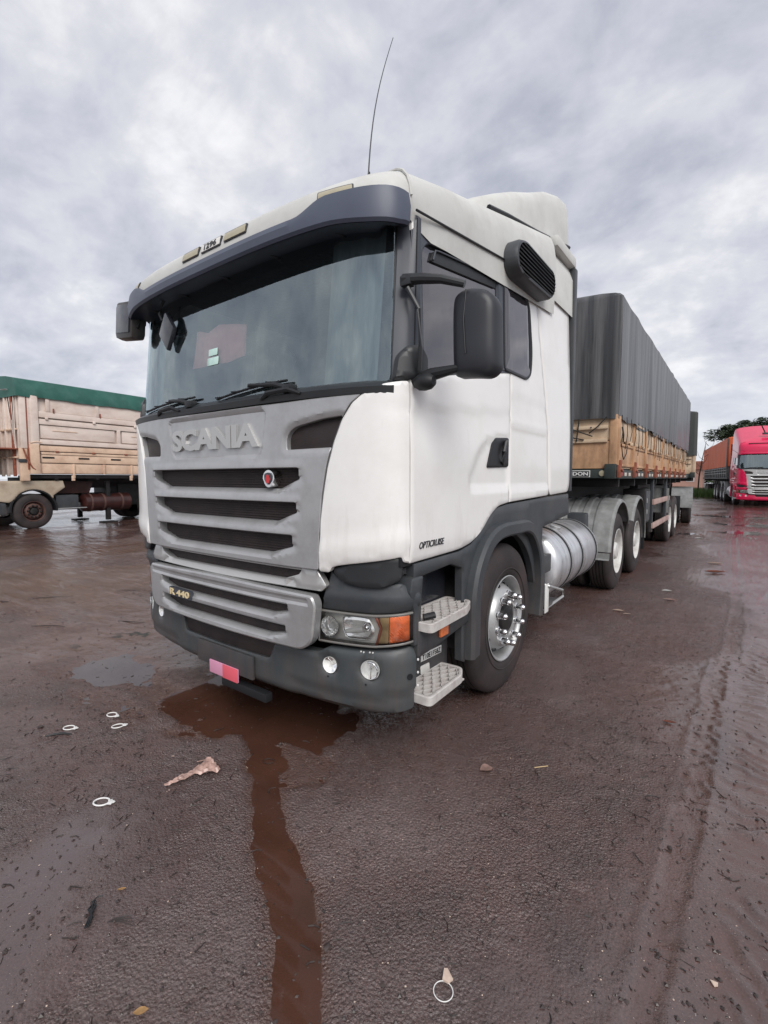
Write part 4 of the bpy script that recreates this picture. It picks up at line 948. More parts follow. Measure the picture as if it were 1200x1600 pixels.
        for y in (2.98, 3.40, 3.98):
            MB().lathe([(-.022, R_+.001), (-.022, R_+.008), (.022, R_+.008), (.022, R_+.001)], (sg*.915, y, .685), 'y', 48).build('tank_strap', M['black'], tk)
            MB().lathe([(-.006, R_+.007), (-.006, R_+.011), (.006, R_+.011), (.006, R_+.007)], (sg*.915, y, .685), 'y', 48).build('strap_rod', M['rim'], tk)
        mb = MB(); mb.lathe([(R_-.01, .06), (R_+.02, .058), (R_+.03, .045), (R_+.032, .0)], (0, 0, 0), 'x', 20); a_ = radians(70)
        Rm = Matrix.Rotation(-a_ if sg > 0 else -(pi-a_), 3, 'Y'); mb.v = [tuple(Rm @ Vector(p)+Vector((sg*.915, 3.15, .685))) for p in mb.v]; mb.build('filler_cap', M['rim'], tk)
        B('tank_bracket', (sg*.62, 3.9, .72), (.35, .12, .5), M['under'], root, .02)
        # small folding step and box ahead of the tank
        mb = MB(); mb.tube([(sg*1.20, 2.22, .62), (sg*1.27, 2.24, .60), (sg*1.28, 2.60, .50), (sg*1.28, 2.62, .44), (sg*1.22, 2.30, .38), (sg*1.20, 2.2, .40)], .012, 8); fs = mb.build('chassis_step', M['rim'], root)
        B('step_plate', (sg*1.15, 2.42, .41), (.20, .40, .015), M['plastic'], fs, .004)
        B('service_box', (sg*1.10, 2.36, .76), (.22, .28, .16), M['plastic'], root, .02)
        B('reflective_tab', (sg*1.262, 2.22, .50), (.008, .09, .24), M['letterw'], root, .003)
        # mudguards with raised ribs
        for y0_, a0, a1 in ((5.25, 178, 28), (6.7, 152, -6)):
            r0 = .665; mb = MB(); rg = []
            ribs = [(.50, 0), (.56, 0), (.58, .012), (.64, .012), (.66, 0), (.72, 0), (.74, .012), (.80, .012), (.82, 0), (.88, 0), (.90, .012), (.96, .012), (.98, 0), (1.04, 0), (1.06, .012), (1.12, .012), (1.14, .004), (1.22, .004), (1.25, .0), (1.272, -.018), (1.28, -.045), (1.268, -.048)]
            for k in range(31):
                a = radians(a0+(a1-a0)*k/30); w_ = []
                for x, h in ribs:
                    rr_ = r0+h+.01*0; yy = y0_+rr_*cos(a); zz = .56+rr_*sin(a)
                    w_.append((sg*x, yy, zz))
                rg.append(w_)
            mb.loft(rg, False); mg = mb.build('mudguard', M['fendergrey'], root, 30)
            if y0_ < 6:
                mb = MB(); mb.loft([[(sg*.5, y0_-.665, .57), (sg*1.27, y0_-.665, .57)], [(sg*.5, y0_-.67, .50), (sg*1.27, y0_-.67, .50)], [(sg*.5, y0_-.70, .485), (sg*1.27, y0_-.70, .485)]], False); mb.build('mudguard_lip', M['fendergrey'], mg)
            else:
                B('mud_flap', (sg*.98, y0_+.68, .50), (.55, .015, .42), M['black'], mg, .003)
        B('mudguard_bracket', (sg*.95, 4.33, .95), (.22, .16, .26), M['plastic'], root, .03)
    return root

M['visor_dark'] = mat('dark_blue_underside', (.020, .027, .045), .4, var=.3, vscale=6, dirt_sheen=(.06, .07, .09), dirt_sheen_amt=.5, dscale=8)
M['visor_dark2'] = mat('smoked_acrylic', (.026, .028, .036), .18, var=.1, coat=.6)
M['plasticd'] = mat('black_plastic_trim', (.024, .026, .029), .4, var=.15, vscale=6)
M['mirrorshell'] = mat('mirror_shell_plastic', (.026, .028, .034), .42, var=.12, vscale=5)
M['mirrorbrown'] = mat('brown_black_shell', (.045, .04, .038), .35, var=.15)
M['ruststain'] = mat('rust_stain', lin(196, 150, 122), .6, var=.3, vscale=30)
M['seatcloth'] = mat('seat_cloth', (.16, .18, .19), .9, var=.2)
M['lampframe'] = mat('lamp_rim', (.17, .165, .155), .4)
M['lampbright'] = mat('bright_reflector', (.95, .95, .94), .2, metal=.85)
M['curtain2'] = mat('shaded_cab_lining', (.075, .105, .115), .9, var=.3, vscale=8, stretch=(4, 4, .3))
PAL = dict(paint=M['white'], grille=M['silver'], grille_pale=M['silver2'], bumper=M['bumper'], plastic=M['plastic'], visor=M['visor'], roofm=M['roofwhite'], rim1=M['rim'], rim2=M['rimwhite'], tank=M['tank'])
#ASSEMBLY
main_truck = empty('tractor_truck', (0, 0, 0))
tag(main_truck, 'large white tractor truck with silver front grille parked in the middle of the wet yard', 'truck')
tractor(main_truck, PAL, True)

# ================================================================== semi-trailers
def tarp_mesh(hw, y0, y1, z0, z1, amp, seed, arch=.10, step=.05, sag=.03):
    """a tarpaulin draped over bows: wavy skirts, slightly arched top, rounded corners"""
    rs = np.random.RandomState(seed); c = .045
    per = []; L_ = y1-y0
    def side(a, b, n):
        for k in range(n): per.append((a[0]+(b[0]-a[0])*k/n, a[1]+(b[1]-a[1])*k/n))
    nL = int(L_/step); nW = int(2*hw/step)
    side((hw, y0+c), (hw, y1-c), nL); side((hw, y1-c), (hw-c, y1), 4); side((hw-c, y1), (-hw+c, y1), nW//2); side((-hw+c, y1), (-hw, y1-c), 4)
    side((-hw, y1-c), (-hw, y0+c), nL//2); side((-hw, y0+c), (-hw+c, y0), 4); side((-hw+c, y0), (hw-c, y0), nW); side((hw-c, y0), (hw, y0+c), 4)
    per = np.array(per); n = len(per); d = np.roll(per, -1, 0)-np.roll(per, 1, 0); nn = np.stack([d[:, 1], -d[:, 0]], 1); nn /= np.linalg.norm(nn, axis=1)[:, None]
    s = np.cumsum(np.linalg.norm(np.roll(per, -1, 0)-per, axis=1))
    w = np.zeros(n)
    for k in range(26):
        f = rs.uniform(1.5, 15); w += np.sin(s*f+rs.uniform(0, 6.28))*rs.uniform(.3, 1)/(1+f*.09)
    w = w/np.abs(w).max(); w = np.sign(w)*np.abs(w)**1.0; bow = -np.abs(np.sin(s*pi/1.07))*.3
    V = []; rows = 13
    for r in range(rows):
        t = r/(rows-1); z = z1+(z0-z1)*t; A = amp*(.15+.85*t**.8); z = np.full(n, z)-.014*(1-t)**2*np.abs(np.sin((per[:, 1]-y0)*pi/1.07))
        w2 = w*(1-.5*t)+np.roll(w, 3)*.5*t
        off = A*(w2*1.0)-.02*(1-t)*0
        q = per+nn*off[:, None]
        zz = z+(sag*w*(t**3)) if r == rows-1 else z
        V += [(q[i, 0], q[i, 1], zz[i]) for i in range(n)]
    Fc = [(r*n+i, r*n+(i+1) % n, (r+1)*n+(i+1) % n, (r+1)*n+i) for r in range(rows-1) for i in range(n)]
    mb = MB(); mb.add(V, Fc)
    # top: rings shrinking to a ridge
    base = [V[i] for i in range(n)]; rings = [base]
    for f, h in ((.97, .35), (.85, .6), (.6, .85), (.3, .97), (.02, 1)):
        rings.append([(x*f, y if abs(y-(y0+y1)/2) < L_/2-.2 else (y0+y1)/2+(y-(y0+y1)/2)*(1-.02*(1-f)), z+arch*h) for x, y, z in base])
    mb.loft(rings, True)
    return mb
def trailer(root, P, L_, wheels, deck=1.50, top=3.68, near=True, sides=(1, -1), bay=1.07, tarp_z=2.25, bh=.31):
    hw = 1.30
    B('front_beam', (0, .05, deck+.055), (2*hw, .10, .11), P['rail'], root, .008)
    for sg in (1, -1):
        B('beam_end', (sg*1.235, .03, deck+.085), (.13, .13, .18), P['rail'], root, .008)
        B('side_rail', (sg*(hw-.03), L_/2+.05, deck+.05), (.06, L_, .11), P['rail'], root, .006)
        B('main_beam', (sg*.45, L_/2, deck-.22), (.12, L_-.3, .42), M['under'], root, .01)
    B('deck', (0, L_/2, deck+.115), (2*hw-.1, L_-.1, .03), P['rail'], root, .004)
    for k in range(int(L_/1.2)): B('cross_member', (0, .6+1.2*k, deck-.06), (2.45, .08, .12), M['under'], root, .005)
    # front bulkhead
    fz = deck+.12
    B('front_board', (0, .03, fz+.17), (2*hw-.14, .05, .34), P['board'], root, .008)
    B('front_board', (0, .035, fz+.50), (2*hw-.14, .04, .30), P['board2'], root, .008)
    for z in (fz+.345, fz+.51): B('front_rail', (0, .0, z), (2*hw-.22, .05, .045), P['board2'], root, .01)
    for sg in (1, -1):
        B('corner_post', (sg*(hw-.045), .04, fz+.33), (.09, .10, .66), P['board'], root, .02)
    if near:
        for x in (-1.0, -.2, .55, 1.0): MB().lathe([(0, .0), (.0, .010), (.01, .008), (.012, 0)], (x, -.025, fz+.51), 'y', 8, -1).build('bolt', M['under'], root)
        for a, b in (((.52, fz+.64), (1.02, fz+.40)), ((.86, fz+.63), (.83, fz+.34)), ((1.18, fz+.63), (.98, fz+.44)), ((.5, fz+.50), (.92, fz+.36)), ((-.3, fz+.63), (-.9, fz+.36))):
            MB().tube([(a[0], -.035, a[1]), ((a[0]+b[0])/2, -.045, (a[1]+b[1])/2-.02), (b[0], -.035, b[1])], .008, 6).build('rope', M['rope'], root)
        bx = B('maker_plate', (.80, -.004, deck+.055), (.40, .006, .085), M['letterw'], root, .001)
        B('plate_field', (.80, -.009, deck+.055), (.385, .005, .070), M['plasticd'], bx, .001)
        text('maker_lettering', 'RANDON', lambda u, v, d: (u, -.0115+d, v), .80, deck+.055, .355, .046, .002, M['letterw'], bx, bold=.03)
        MB().lathe([(0, .038), (.012, .036), (.016, .02), (.017, 0)], (1.14, -.0, deck+.06), 'y', 20, -1).build('front_reflector', M['rooflens'], root)
    nb = int(L_/bay)
    for sg in sides:
        for k in range(nb):
            y0 = .09+k*bay; 
            for j, (za, zb, mt_) in enumerate(((fz+.015, fz+.335, P['board']), (fz+.35, fz+.655, P['board2']))):
                bd = B('side_board', (sg*(hw-.035), y0+bay/2, (za+zb)/2), (.035, bay-.035, zb-za-.01), mt_, root, .006)
                if near and sg > 0:
                    for zz in ((za+.03, zb-.03) if j == 0 else (zb-.02,)): MB().box((sg*(hw-.012), y0+bay/2, zz), (.02, bay-.06, .03), None, .004).build('board_rib', mt_, bd)
            B('side_post', (sg*(hw-.012), y0, fz+.30), (.055, .07, .68), P['board'], root, .012)
            if near and sg > 0:
                mb = MB(); mb.box((hw+.015, y0, deck+.085), (.05, .09, .16), None, .015); mb.box((hw+.02, y0, deck+.18), (.05, .05, .09), None, .015); mb.tube([(hw+.045, y0-.03, deck+.11), (hw+.06, y0, deck+.08), (hw+.045, y0+.03, deck+.11)], .012, 6)
                mb.build('bracket', M['rust'], root)
                for q in (0, 1, 2):
                    yy = y0+.10+q*.335
                    B('latch', (hw-.0, yy+.1, fz+.345), (.03, .09, .045), P['board'] if q % 2 else P['board2'], root, .01)
                for q in (.2, .47, .74):
                    B('reflective_strip', (hw+.004, y0+bay*q, deck+.05), (.006, .14, .045), M['refred'] if int(q*10) % 4 == 2 else M['refwhite'], root, .001)
        if near and sg > 0:
            rs = random.Random(3)
            n_ = int(L_/.30)
            for k in range(n_):
                yy = .14+.30*k; l_ = rs.uniform(.26, .46)
                mb = MB(); mb.tube([(hw+.022, yy, tarp_z+.03), (hw+.035, yy+rs.uniform(-.03, .03), tarp_z-l_*.5), (hw+.022, yy+rs.uniform(-.06, .06), tarp_z-l_)], .0045, 5)
                mb.build('tie_rope', M['rope'], root)
    if near:
        tub = MB(); tub.tube([(hw+.03, .12, tarp_z-.12), (hw+.05, .10, tarp_z-.22), (hw+.04, .14, tarp_z-.30), (hw+.03, .20, tarp_z-.24)], .010, 6); tub.build('rope_coil', M['rope'], root)
        tub = MB(); tub.tube([(hw+.01, .20, fz+.31), (hw+.015, .28, fz+.16), (hw+.015, .36, fz+.12), (hw+.015, .52, fz+.20), (hw+.01, .60, fz+.30)], .006, 5); tub.build('rope_coil', M['rope'], root)
    tp = tarp_mesh(hw+.012, -.03, L_-.05, tarp_z-.02, top, .040, P.get('seed', 3)); tp.build('tarpaulin', P['tarp'], root, 60)
    # gear underneath
    if near:
        for sg in (1, -1):
            B('landing_leg', (sg*.95, 3.55, .95), (.14, .14, 1.0), M['under'], root, .01)
            B('leg_foot', (sg*.95, 3.55, .42), (.25, .25, .03), M['under'], root, .01)
            B('guard_upright', (sg*1.20, 3.85, .98), (.06, .08, 1.0), M['plastic'], root, .01)
            B('guard_upright', (sg*1.20, 5.9, .98), (.06, .08, 1.0), M['plastic'], root, .01)
            for z in (.60, 1.05): B('guard_rail', (sg*1.235, 5.05, z), (.04, 2.5, .10), M['guard'], root, .006)
            bx = B('tool_box', (sg*1.02, 3.35, 1.0), (.36, .55, .62), M['under'], root, .02)
            B('box_door', (sg*1.205, 3.35, 1.0), (.015, .48, .54), M['plastic'], bx, .01)
            for z in (.9, 1.1): B('box_latch', (sg*1.218, 3.2, z), (.012, .05, .08), M['rim'], bx, .003)
            MB().tube([(sg*.9, 4.2, 1.0), (sg*.9, 5.5, 1.0)], .16, 16).build('air_tank', M['under'], root)
    for i, y in enumerate(wheels):
        MB().tube([(-.95, y, .52), (.95, y, .52)], .09, 10).build('axle', M['under'], root)
        B('suspension_hanger', (.0, y, 1.0), (1.1, .5, .5), M['under'], root, .03)
        for sg in (1, -1):
            make_wheel(root, sg*1.235, y, .522, sg, 'drive', True, M['rimwhite'], far=True)
    if near and len(wheels):
        for sg in (1, -1):
            B('mud_flap', (sg*1.0, wheels[0]-.72, 1.0), (.55, .03, .55), M['fendergrey'], root, .006)
            B('mud_flap', (sg*1.0, wheels[-1]+.70, .75), (.55, .03, .55), M['black'], root, .006)

TP = dict(board=M['tan'], board2=M['tanpale'], rail=M['rail'], tarp=M['tarp'], seed=3)
tr1 = empty('semi_trailer', (0, 4.65, 0)); tag(tr1, 'ochre drop side trailer under a black tarpaulin, coupled right behind the white truck', 'trailer')
trailer(tr1, TP, 10.1, (6.65, 7.9))
tr2 = empty('semi_trailer', (.063, 16.7, 0), radians(4.2)); tag(tr2, 'second dark tarped trailer half hidden behind the ochre drop side one', 'trailer')
M['tarp2'] = mat('dark_green_grey_tarpaulin', (.050, .054, .052), .55, var=.25, vscale=2, stretch=(2, 2, .2), bump=.2, bscale=10)
trailer(tr2, dict(board=M['tanpale'], board2=M['tanpale'], rail=M['rail'], tarp=M['tarp2'], seed=5), 8.0, (.35, 1.65, 6.2), near=False, deck=1.52, top=3.62)
for sg in (1, -1):
    MB().lathe([(.0, .66), (-.6, .66), (-.6, .645), (0, .645)], (sg*1.27, .35, .54), 'x', 20, sg, 0, pi).build('mudguard', M['fendergrey'], tr2, 30)
    MB().lathe([(.0, .66), (-.6, .66), (-.6, .645), (0, .645)], (sg*1.27, 1.65, .54), 'x', 20, sg, 0, pi).build('mudguard', M['fendergrey'], tr2, 30)

# ------------------------------------------------------------------ crimson truck and its orange trailer
RZ = radians(7.3); ca, sa = cos(RZ), sin(RZ)
rp = empty('tractor_truck', (2.52+1.25*ca, 30.6+1.25*sa, 0), RZ); rp.scale = (1.045, 1.045, 1.045)
tag(rp, 'crimson high roof tractor truck facing the viewer at the right edge', 'truck')
M['pinktrim'] = M['pinkred']
tractor(rp, dict(paint=M['pinkred'], grille=M['silver2'], grille_pale=M['silver2'], bumper=M['pinkred'], plastic=M['pinkred'], visor=M['pinkred'], roofm=M['pinkred'], rim1=M['rim'], rim2=M['rim'], tank=M['tank'], roof=2.45, high=True), False)
B('roof_light_bar', (.55, .75, 3.76), (1.5, .12, .10), M['plastic'], rp, .02); B('roof_recess', (.0, .055, 3.22), (1.7, .03, .05), M['redtank'], rp, .01)
RW = Matrix.Rotation(RZ, 3, 'Z')
q = Vector((2.52+1.25*ca, 30.6+1.25*sa, 0))+RW @ Vector((0, 4.3, 0))
tr3 = empty('semi_trailer', q, RZ); tag(tr3, 'dark sided trailer under a bright orange tarpaulin behind the crimson truck', 'trailer')
M['darkboard'] = mat('dark_grey_boards', (.05, .052, .055), .5, var=.3, dirt_sheen=(.2, .19, .18), dirt_sheen_amt=.4)
M['palestripe'] = mat('pale_grey_boards', (.28, .28, .27), .5, var=.2)
trailer(tr3, dict(board=M['darkboard'], board2=M['darkboard'], rail=M['darkboard'], tarp=M['otarp'], seed=9), 16.0, (5.5, 7.0, 12.6, 14.0), near=False, deck=1.45, top=4.0)
for z in (1.98, 2.15, 1.80): 
    for sg in (1, -1): B('side_stripe_rail', (sg*1.335, 8.0, z), (.02, 15.8, .04), M['palestripe'], tr3, .004)
B('tarp_corner_flap', (-1.33, .02, 3.0), (.05, .35, 1.9), M['tarp2'], tr3, .01)

# ------------------------------------------------------------------ grain truck on the left
LZ = radians(5.4)
lt = empty('semi_trailer', (-14.0, 3.38, 0), LZ); tag(lt, 'high sided faded peach grain trailer with a green tarpaulin at the left', 'trailer')
def LB(name, x, y0, y1, z0, z1, m, bev=.01, t=.05, parent=lt): return B(name, (x, (y0+y1)/2, (z0+z1)/2), (t, abs(y1-y0), abs(z1-z0)), m, parent, bev)
Lp, Lq = M['lpanel'], M['lpanel2']
LB('side_wall', -.06, -.1, 10.8, 1.62, 3.92, Lp, t=.04)
LB('top_band', .0, .30, 10.8, 3.46, 3.86, Lp); 
for y in (.30, 1.72, 4.4, 7.1): LB('band_post', .03, y-.05, y+.05, 3.46, 3.88, Lp, t=.05)
LB('upper_rail', .025, .05, 10.8, 3.28, 3.45, Lp, t=.07)
LB('middle_rail', .015, .05, 10.8, 3.08, 3.24, Lp, t=.06)
for y0, y1 in ((.06, 2.30), (2.48, 5.2), (5.4, 8.0)):
    LB('side_panel', -.01, y0+.03, y1-.03, 2.68, 3.06, Lp, t=.05)
    LB('panel_slot', .018, y0+.35, y0+1.05, 2.905, 2.925, M['lpanel2'], t=.02, bev=.003)
for y in (0.0, 2.39, 5.3, 8.1): LB('panel_post', .02, y-.055, y+.055, 2.64, 3.10, Lp, t=.06)
LB('lower_rail', .03, .05, 10.8, 2.50, 2.64, Lp, t=.08)
LB('belt_rail', .02, .05, 10.8, 2.30, 2.46, Lq, t=.05)
LB('hinge_rail', .03, .08, 10.8, 2.20, 2.27, Lq, t=.05)
LB('slot_rail', .01, .08, 10.8, 1.96, 2.19, Lq, t=.06)
for k in range(9):
    LB('rail_slot', .043, .10+k*1.0, .42+k*1.0, 2.085, 2.135, M['under'], t=.012, bev=.004)
for k in range(11):
    LB('bottom_board', .0, .08+k*.92, .96+k*.92, 1.64, 1.93, Lq, t=.05)
    LB('board_divider', .03, .0+k*.92, .06+k*.92, 1.50 if k % 2 else 1.62, 1.94, Lq, t=.06)
for k in range(8):
    B('hook', (.06, .45+k*1.35, 3.50), (.03, .04, .14), M['rust'], lt, .008)
    B('roller', (.07, .25+k*1.35, 3.26), (.05, .08, .08), Lp, lt, .02)
    B('clamp', (.06, .50+k*1.05, 2.29), (.04, .10, .05), M['rust'], lt, .012)
# corner pillars
LB('corner_pillar', .02, -.16, .04, 2.45, 3.90, Lp, t=.12, bev=.03)
LB('corner_pillar', .0, -.42, -.14, 2.35, 3.88, Lp, t=.10, bev=.04)
LB('corner_edge', .03, -.27, -.23, 1.75, 3.85, M['rust'], t=.05, bev=.01)
LB('lower_pillar', .03, -.22, .02, 1.62, 2.50, Lq, t=.14, bev=.03)
LB('lower_pillar', -.02, -.46, -.22, 1.42, 2.36, Lq, t=.10, bev=.03)
MB().tube([(.08, -.2, 2.52), (.08, -.05, 2.56), (.06, .10, 2.54)], .02, 6).build('hinge', Lq, lt)
MB().tube([(.06, -.38, 2.36), (.08, -.30, 2.05), (.10, -.18, 1.80), (.08, -.10, 1.74)], .022, 6).build('lever', M['rust'], lt)
B('warning_sign', (.04, -.40, 2.0), (.02, .20, .10), M['plastic'], lt, .004)
# front bulkhead
B('front_wall', (-1.35, -.40, 2.75), (2.5, .05, 2.3), Lp, lt, .01)
for x in (-.32, -.75, -1.1, -1.6, -2.1): B('front_stake', (x, -.46, 2.7), (.07, .07, 2.3), Lp if x < -.6 else M['rust'], lt, .012)
for k in range(7): MB().tube([(-.18-.07*k, -.47, 3.85), (-.10, -.50, 2.35)], .012, 5).build('cable', M['rope'] if k % 2 else Lp, lt)
B('front_shelf', (-1.1, -.62, 2.34), (2.0, .40, .04), M['rust'], lt, .01)
for z in (2.9, 2.1): B('front_rail', (-1.3, -.47, z), (2.4, .05, .05), Lq, lt, .01)
B('front_door', (-1.5, -.48, 2.6), (.7, .04, 1.3), M['cream'], lt, .02)
MB().tube([(-.95, -.62, 3.0), (-.95, -.62, 4.05), (-.35, -.55, 4.02)], .025, 8).build('handrail', M['rim'], lt)
# tarp: low tent with ridge
mb = MB(); rows = []
nY = 120
for k in range(nY+1):
    y = -.50+11.4*k/nY; e = .02*sin(y*3.1)+.012*sin(y*9.7)
    endt = min(1, (y+.5)/.25)
    rows.append([(.075, y, 3.83+e*.6), (.085+e*.4, y, 3.98), (.05, y, 4.12+.02*sin(y*5)), (.0, y, 4.32+e*.3), (-.5, y, 4.42), (-1.3, y, 4.50), (-2.1, y, 4.42), (-2.62, y, 4.30), (-2.68, y, 3.84)])
mb.loft(rows, False); mb.add(rows[0], [tuple(range(9))]); mb.add(rows[-1], [tuple(range(9))]); mb.build('tarpaulin', M['green'], lt, 50)
B('frame_beam', (-1.3, 5, 1.35), (1.1, 10.2, .35), M['under'], lt, .02)
M['rimdark'] = mat('rusty_dark_rim', lin(86, 62, 56), .6, var=.3, vscale=8)
B('dark_fill_box', (-1.5, 4.3, .92), (1.6, 3.2, .75), M['under'], lt, .04); B('dark_fill_block', (-.9, 3.0, 1.15), (.3, 1.2, .5), M['under'], lt, .04); B('dark_fill_sheet', (-1.4, 6.0, .8), (2.4, .05, 1.0), M['under'], lt, .01)  # made-up dark boxes and sheet, added to blacken the space under the trailer
B('side_sill', (-.12, 5.2, 1.55), (.12, 10.8, .12), M['under'], lt, .01)
for k in range(9): B('floor_bearer', (-1.3, .5+1.2*k, 1.52), (2.5, .1, .14), M['under'], lt, .01)
for k in (1, 3, 5): B('post_foot', (.02, -.02+k*.92+.03, 1.50), (.05, .09, .16), Lq, lt, .01)
B('landing_leg', (-.35, 2.15, .75), (.13, .13, 1.3), M['under'], lt, .01); B('leg_foot', (-.35, 2.15, .03), (.35, .45, .05), M['under'], lt, .01)
B('landing_leg', (-2.2, 2.15, .75), (.13, .13, 1.3), M['under'], lt, .01); B('leg_foot', (-2.2, 2.15, .03), (.35, .45, .05), M['under'], lt, .01)
for y in (6.6, 7.9, 9.2):
    for sg, x in ((1, -.10), (-1, -2.5)): make_wheel(lt, x, y, .522, sg, 'drive', True, M['rim'], far=True)
# its tractor: cream lower body, arch, wheel, red-brown tank
lc = empty('tractor_truck', (-14.0, 3.38, 0), LZ); tag(lc, 'cream tractor truck cut by the left edge under the peach grain trailer', 'truck')
arch_l = [(-.10+.56*cos(a), .60+.56*sin(a)) for a in [radians(t) for t in range(150, 20, -8)]]
bodyp = [(-2.9, .90), (-1.2, .88), (-.72, .80)]+arch_l+[(.42, .98), (.75, 1.22), (.70, 1.42), (-2.9, 1.42)]
panel('side_skirt', rnd(bodyp, .01, 1), SM(-.12), M['cream'], lc, .06, step=.08, bev=.01)
panel('lower_skirt', [(-2.9, .42), (-2.9, .87), (-1.2, .85), (-.80, .78), (-.76, .44)], SM(-.13), M['plastic'], lc, .05, step=.1)
B('step_strip', (-.12, -1.9, .45), (.05, 1.9, .04), M['cream'], lc, .01)
MB().lathe([(0, .63), (.02, .615), (.02, .57), (-.3, .57)], (-.14, -.10, .56), 'x', 26, 1, radians(-5), radians(185)).build('wheel_arch', M['black'], lc)
make_wheel(lc, -.16, -.10, .522, 1, 'steer', False, M['rimdark'], nuts_m=M['under']); make_wheel(lc, -2.45, -.10, .522, -1, 'steer', False, M['rim'], far=True)
B('cab_body', (-1.45, -2.2, 2.1), (2.4, 2.0, 2.2), M['cream'], lc, .12)
B('frame_rail', (-.8, 1.0, .85), (.12, 4.2, .28), M['under'], lc, .01); B('frame_rail', (-1.8, 1.0, .85), (.12, 4.2, .28), M['under'], lc, .01)
mb = MB(); mb.prism([(.55, 1.02), (.80, 1.40), (1.75, 1.40), (1.62, 1.02)], lambda u, v: (-.45, u, v), lambda u, v: (-.55, u, v)); mb.build('red_panel', M['redtank'], lc)
mb = MB(); mb.lathe([(1.35, 0), (1.36, .2), (1.42, .29), (2.9, .29), (2.96, .2), (2.97, 0)], (-.5, 0, .70), 'y', 36); tk = mb.build('fuel_tank', M['redtank'], lc)
for y in (1.6, 2.0, 2.6): MB().lathe([(-.03, .292), (-.03, .302), (.03, .302), (.03, .292)], (-.5, y, .70), 'y', 36).build('tank_strap', M['rimdark'], tk)
B('battery_box', (-.42, .85, .75), (.4, .65, .45), M['plastic'], lc, .03); B('side_tube', (-.2, .95, .56), (.04, .9, .03), M['rim'], lc, .008)
make_wheel(lc, -.12, 3.9, .522, 1, 'drive', True, M['rim'], far=True); make_wheel(lc, -2.45, 3.9, .522, -1, 'drive', True, M['rim'], far=True)

# ================================================================== ground with dips, ruts and shallow water
def vnoise(x, y, seed):
    xi = np.floor(x).astype(np.int64); yi = np.floor(y).astype(np.int64); fx = x-xi; fy = y-yi
    def h(a, b):
        n = (a*374761393+b*668265263+seed*974634777) & 0xffffffff; n = ((n ^ (n >> 13))*1274126177) & 0xffffffff; return ((n ^ (n >> 16)) & 0xffff)/65535.0
    ux = fx*fx*(3-2*fx); uy = fy*fy*(3-2*fy)
    return (h(xi, yi)*(1-ux)+h(xi+1, yi)*ux)*(1-uy)+(h(xi, yi+1)*(1-ux)+h(xi+1, yi+1)*ux)*uy
def fbm(x, y, seed, oct=4, lac=2.03, g=.5):
    s = 0; a = 1; t = 0
    for o in range(oct): s = s+a*(vnoise(x, y, seed+o*17)-.5); t += a; a *= g; x = x*lac+11.3; y = y*lac+7.7
    return s/t*2
def segd(X, Y, pts):
    d = np.full(X.shape, 1e9)
    for (ax, ay), (bx, by) in zip(pts[:-1], pts[1:]):
        dx, dy = bx-ax, by-ay; t = np.clip(((X-ax)*dx+(Y-ay)*dy)/(dx*dx+dy*dy), 0, 1); d = np.minimum(d, np.hypot(X-ax-t*dx, Y-ay-t*dy))
    return d
TRAIL = [(.05, .25), (.33, .0), (.60, -.20), (.80, -.35), (1.02, -.50), (1.27, -.62), (1.44, -.73), (1.585, -.875), (1.75, -1.1), (2.1, -1.5)]
def height(X, Y):
    h = fbm(X*.35, Y*.35, 1, 3)*.022+fbm(X*1.5, Y*1.5, 5, 3)*.010+fbm(X*6, Y*6, 9, 3)*.0042+fbm(X*22, Y*22, 13, 3)*.0055+np.maximum(fbm(X*41, Y*41, 19, 2)-.18, 0)*.010
    far = np.exp(-(np.hypot(X-1.5, Y)/5.0)**2); h *= 1-.45*far
    h += .011
    # muddy puddle under the bumper with its runnel towards the viewer
    wob = fbm(X*3, Y*3, 21, 3)*.05
    d = np.hypot((X-.02)/.66, (Y-.26)/.40)+wob*3.2+fbm(X*8, Y*8, 25, 2)*.22; h -= .026*(1-sstep(d, .70, 1.15)); d = np.hypot((X+.30)/.30, (Y+.02)/.20)+wob*2; h -= .012*(1-sstep(d, .6, 1.2)); d = np.hypot((X-.62)/.35, (Y+.02)/.20)+fbm(X*6, Y*6, 27, 3)*1.4; h -= .010*(1-sstep(d, .4, 1.2))
    d = segd(X, Y, TRAIL)+wob*.9+fbm(X*9, Y*9, 23, 2)*.012; wd = .056+.012*sstep(X, .6, 1.6); h = h*(.62+.38*sstep(d, wd*.6, wd*2))-.0165*(1-sstep(d, wd*.3, wd*2.4))-.004*fbm(X*3.3, Y*3.3, 29, 3)*(1-sstep(d, wd, wd*3))
    # flat damp film left of it
    d = np.hypot((X+1.05)/1.0, (Y+.12)/.30)+fbm(X*2.2, Y*5, 51, 4)*1.1; h -= .0125*(1-sstep(d, .4, 1.2))
    d = np.hypot((X+4.4)/2.4, (Y-.9)/.8)+fbm(X*.9, Y*2.5, 55, 4)*1.2; h -= .010*(1-sstep(d, .55, 1.2))
    # wheel ruts on the right with tread prints
    for rx, w in ((2.66, .15), (2.36, .05), (3.1, .12), (3.5, .18)):
        u = X-rx-.10*np.sin(Y*.35)-.02*Y*(Y > 3); d = np.abs(u)+wob*.6; m = 1-sstep(d, w*.7, w*1.5)
        lug = np.abs(((Y*8.5+u*4+fbm(X*4, Y*4, 61, 3)*1.6) % 1)-.5)*2; brk = sstep(fbm(X*2.2, Y*2.2, 71, 3), -.18, .12); h = h-m*(.004-.009*sstep(lug, .35, .8)*brk*(np.abs(u) > .02))+.004*(sstep(d, w, w*1.3)*(1-sstep(d, w*1.3, w*2.2)))
    # scattered shallow hollows further back
    f = fbm(X*.22+3, Y*.75, 33, 3); h -= .018*sstep(f, .15, .5)*sstep(Y, 5, 10)
    return h
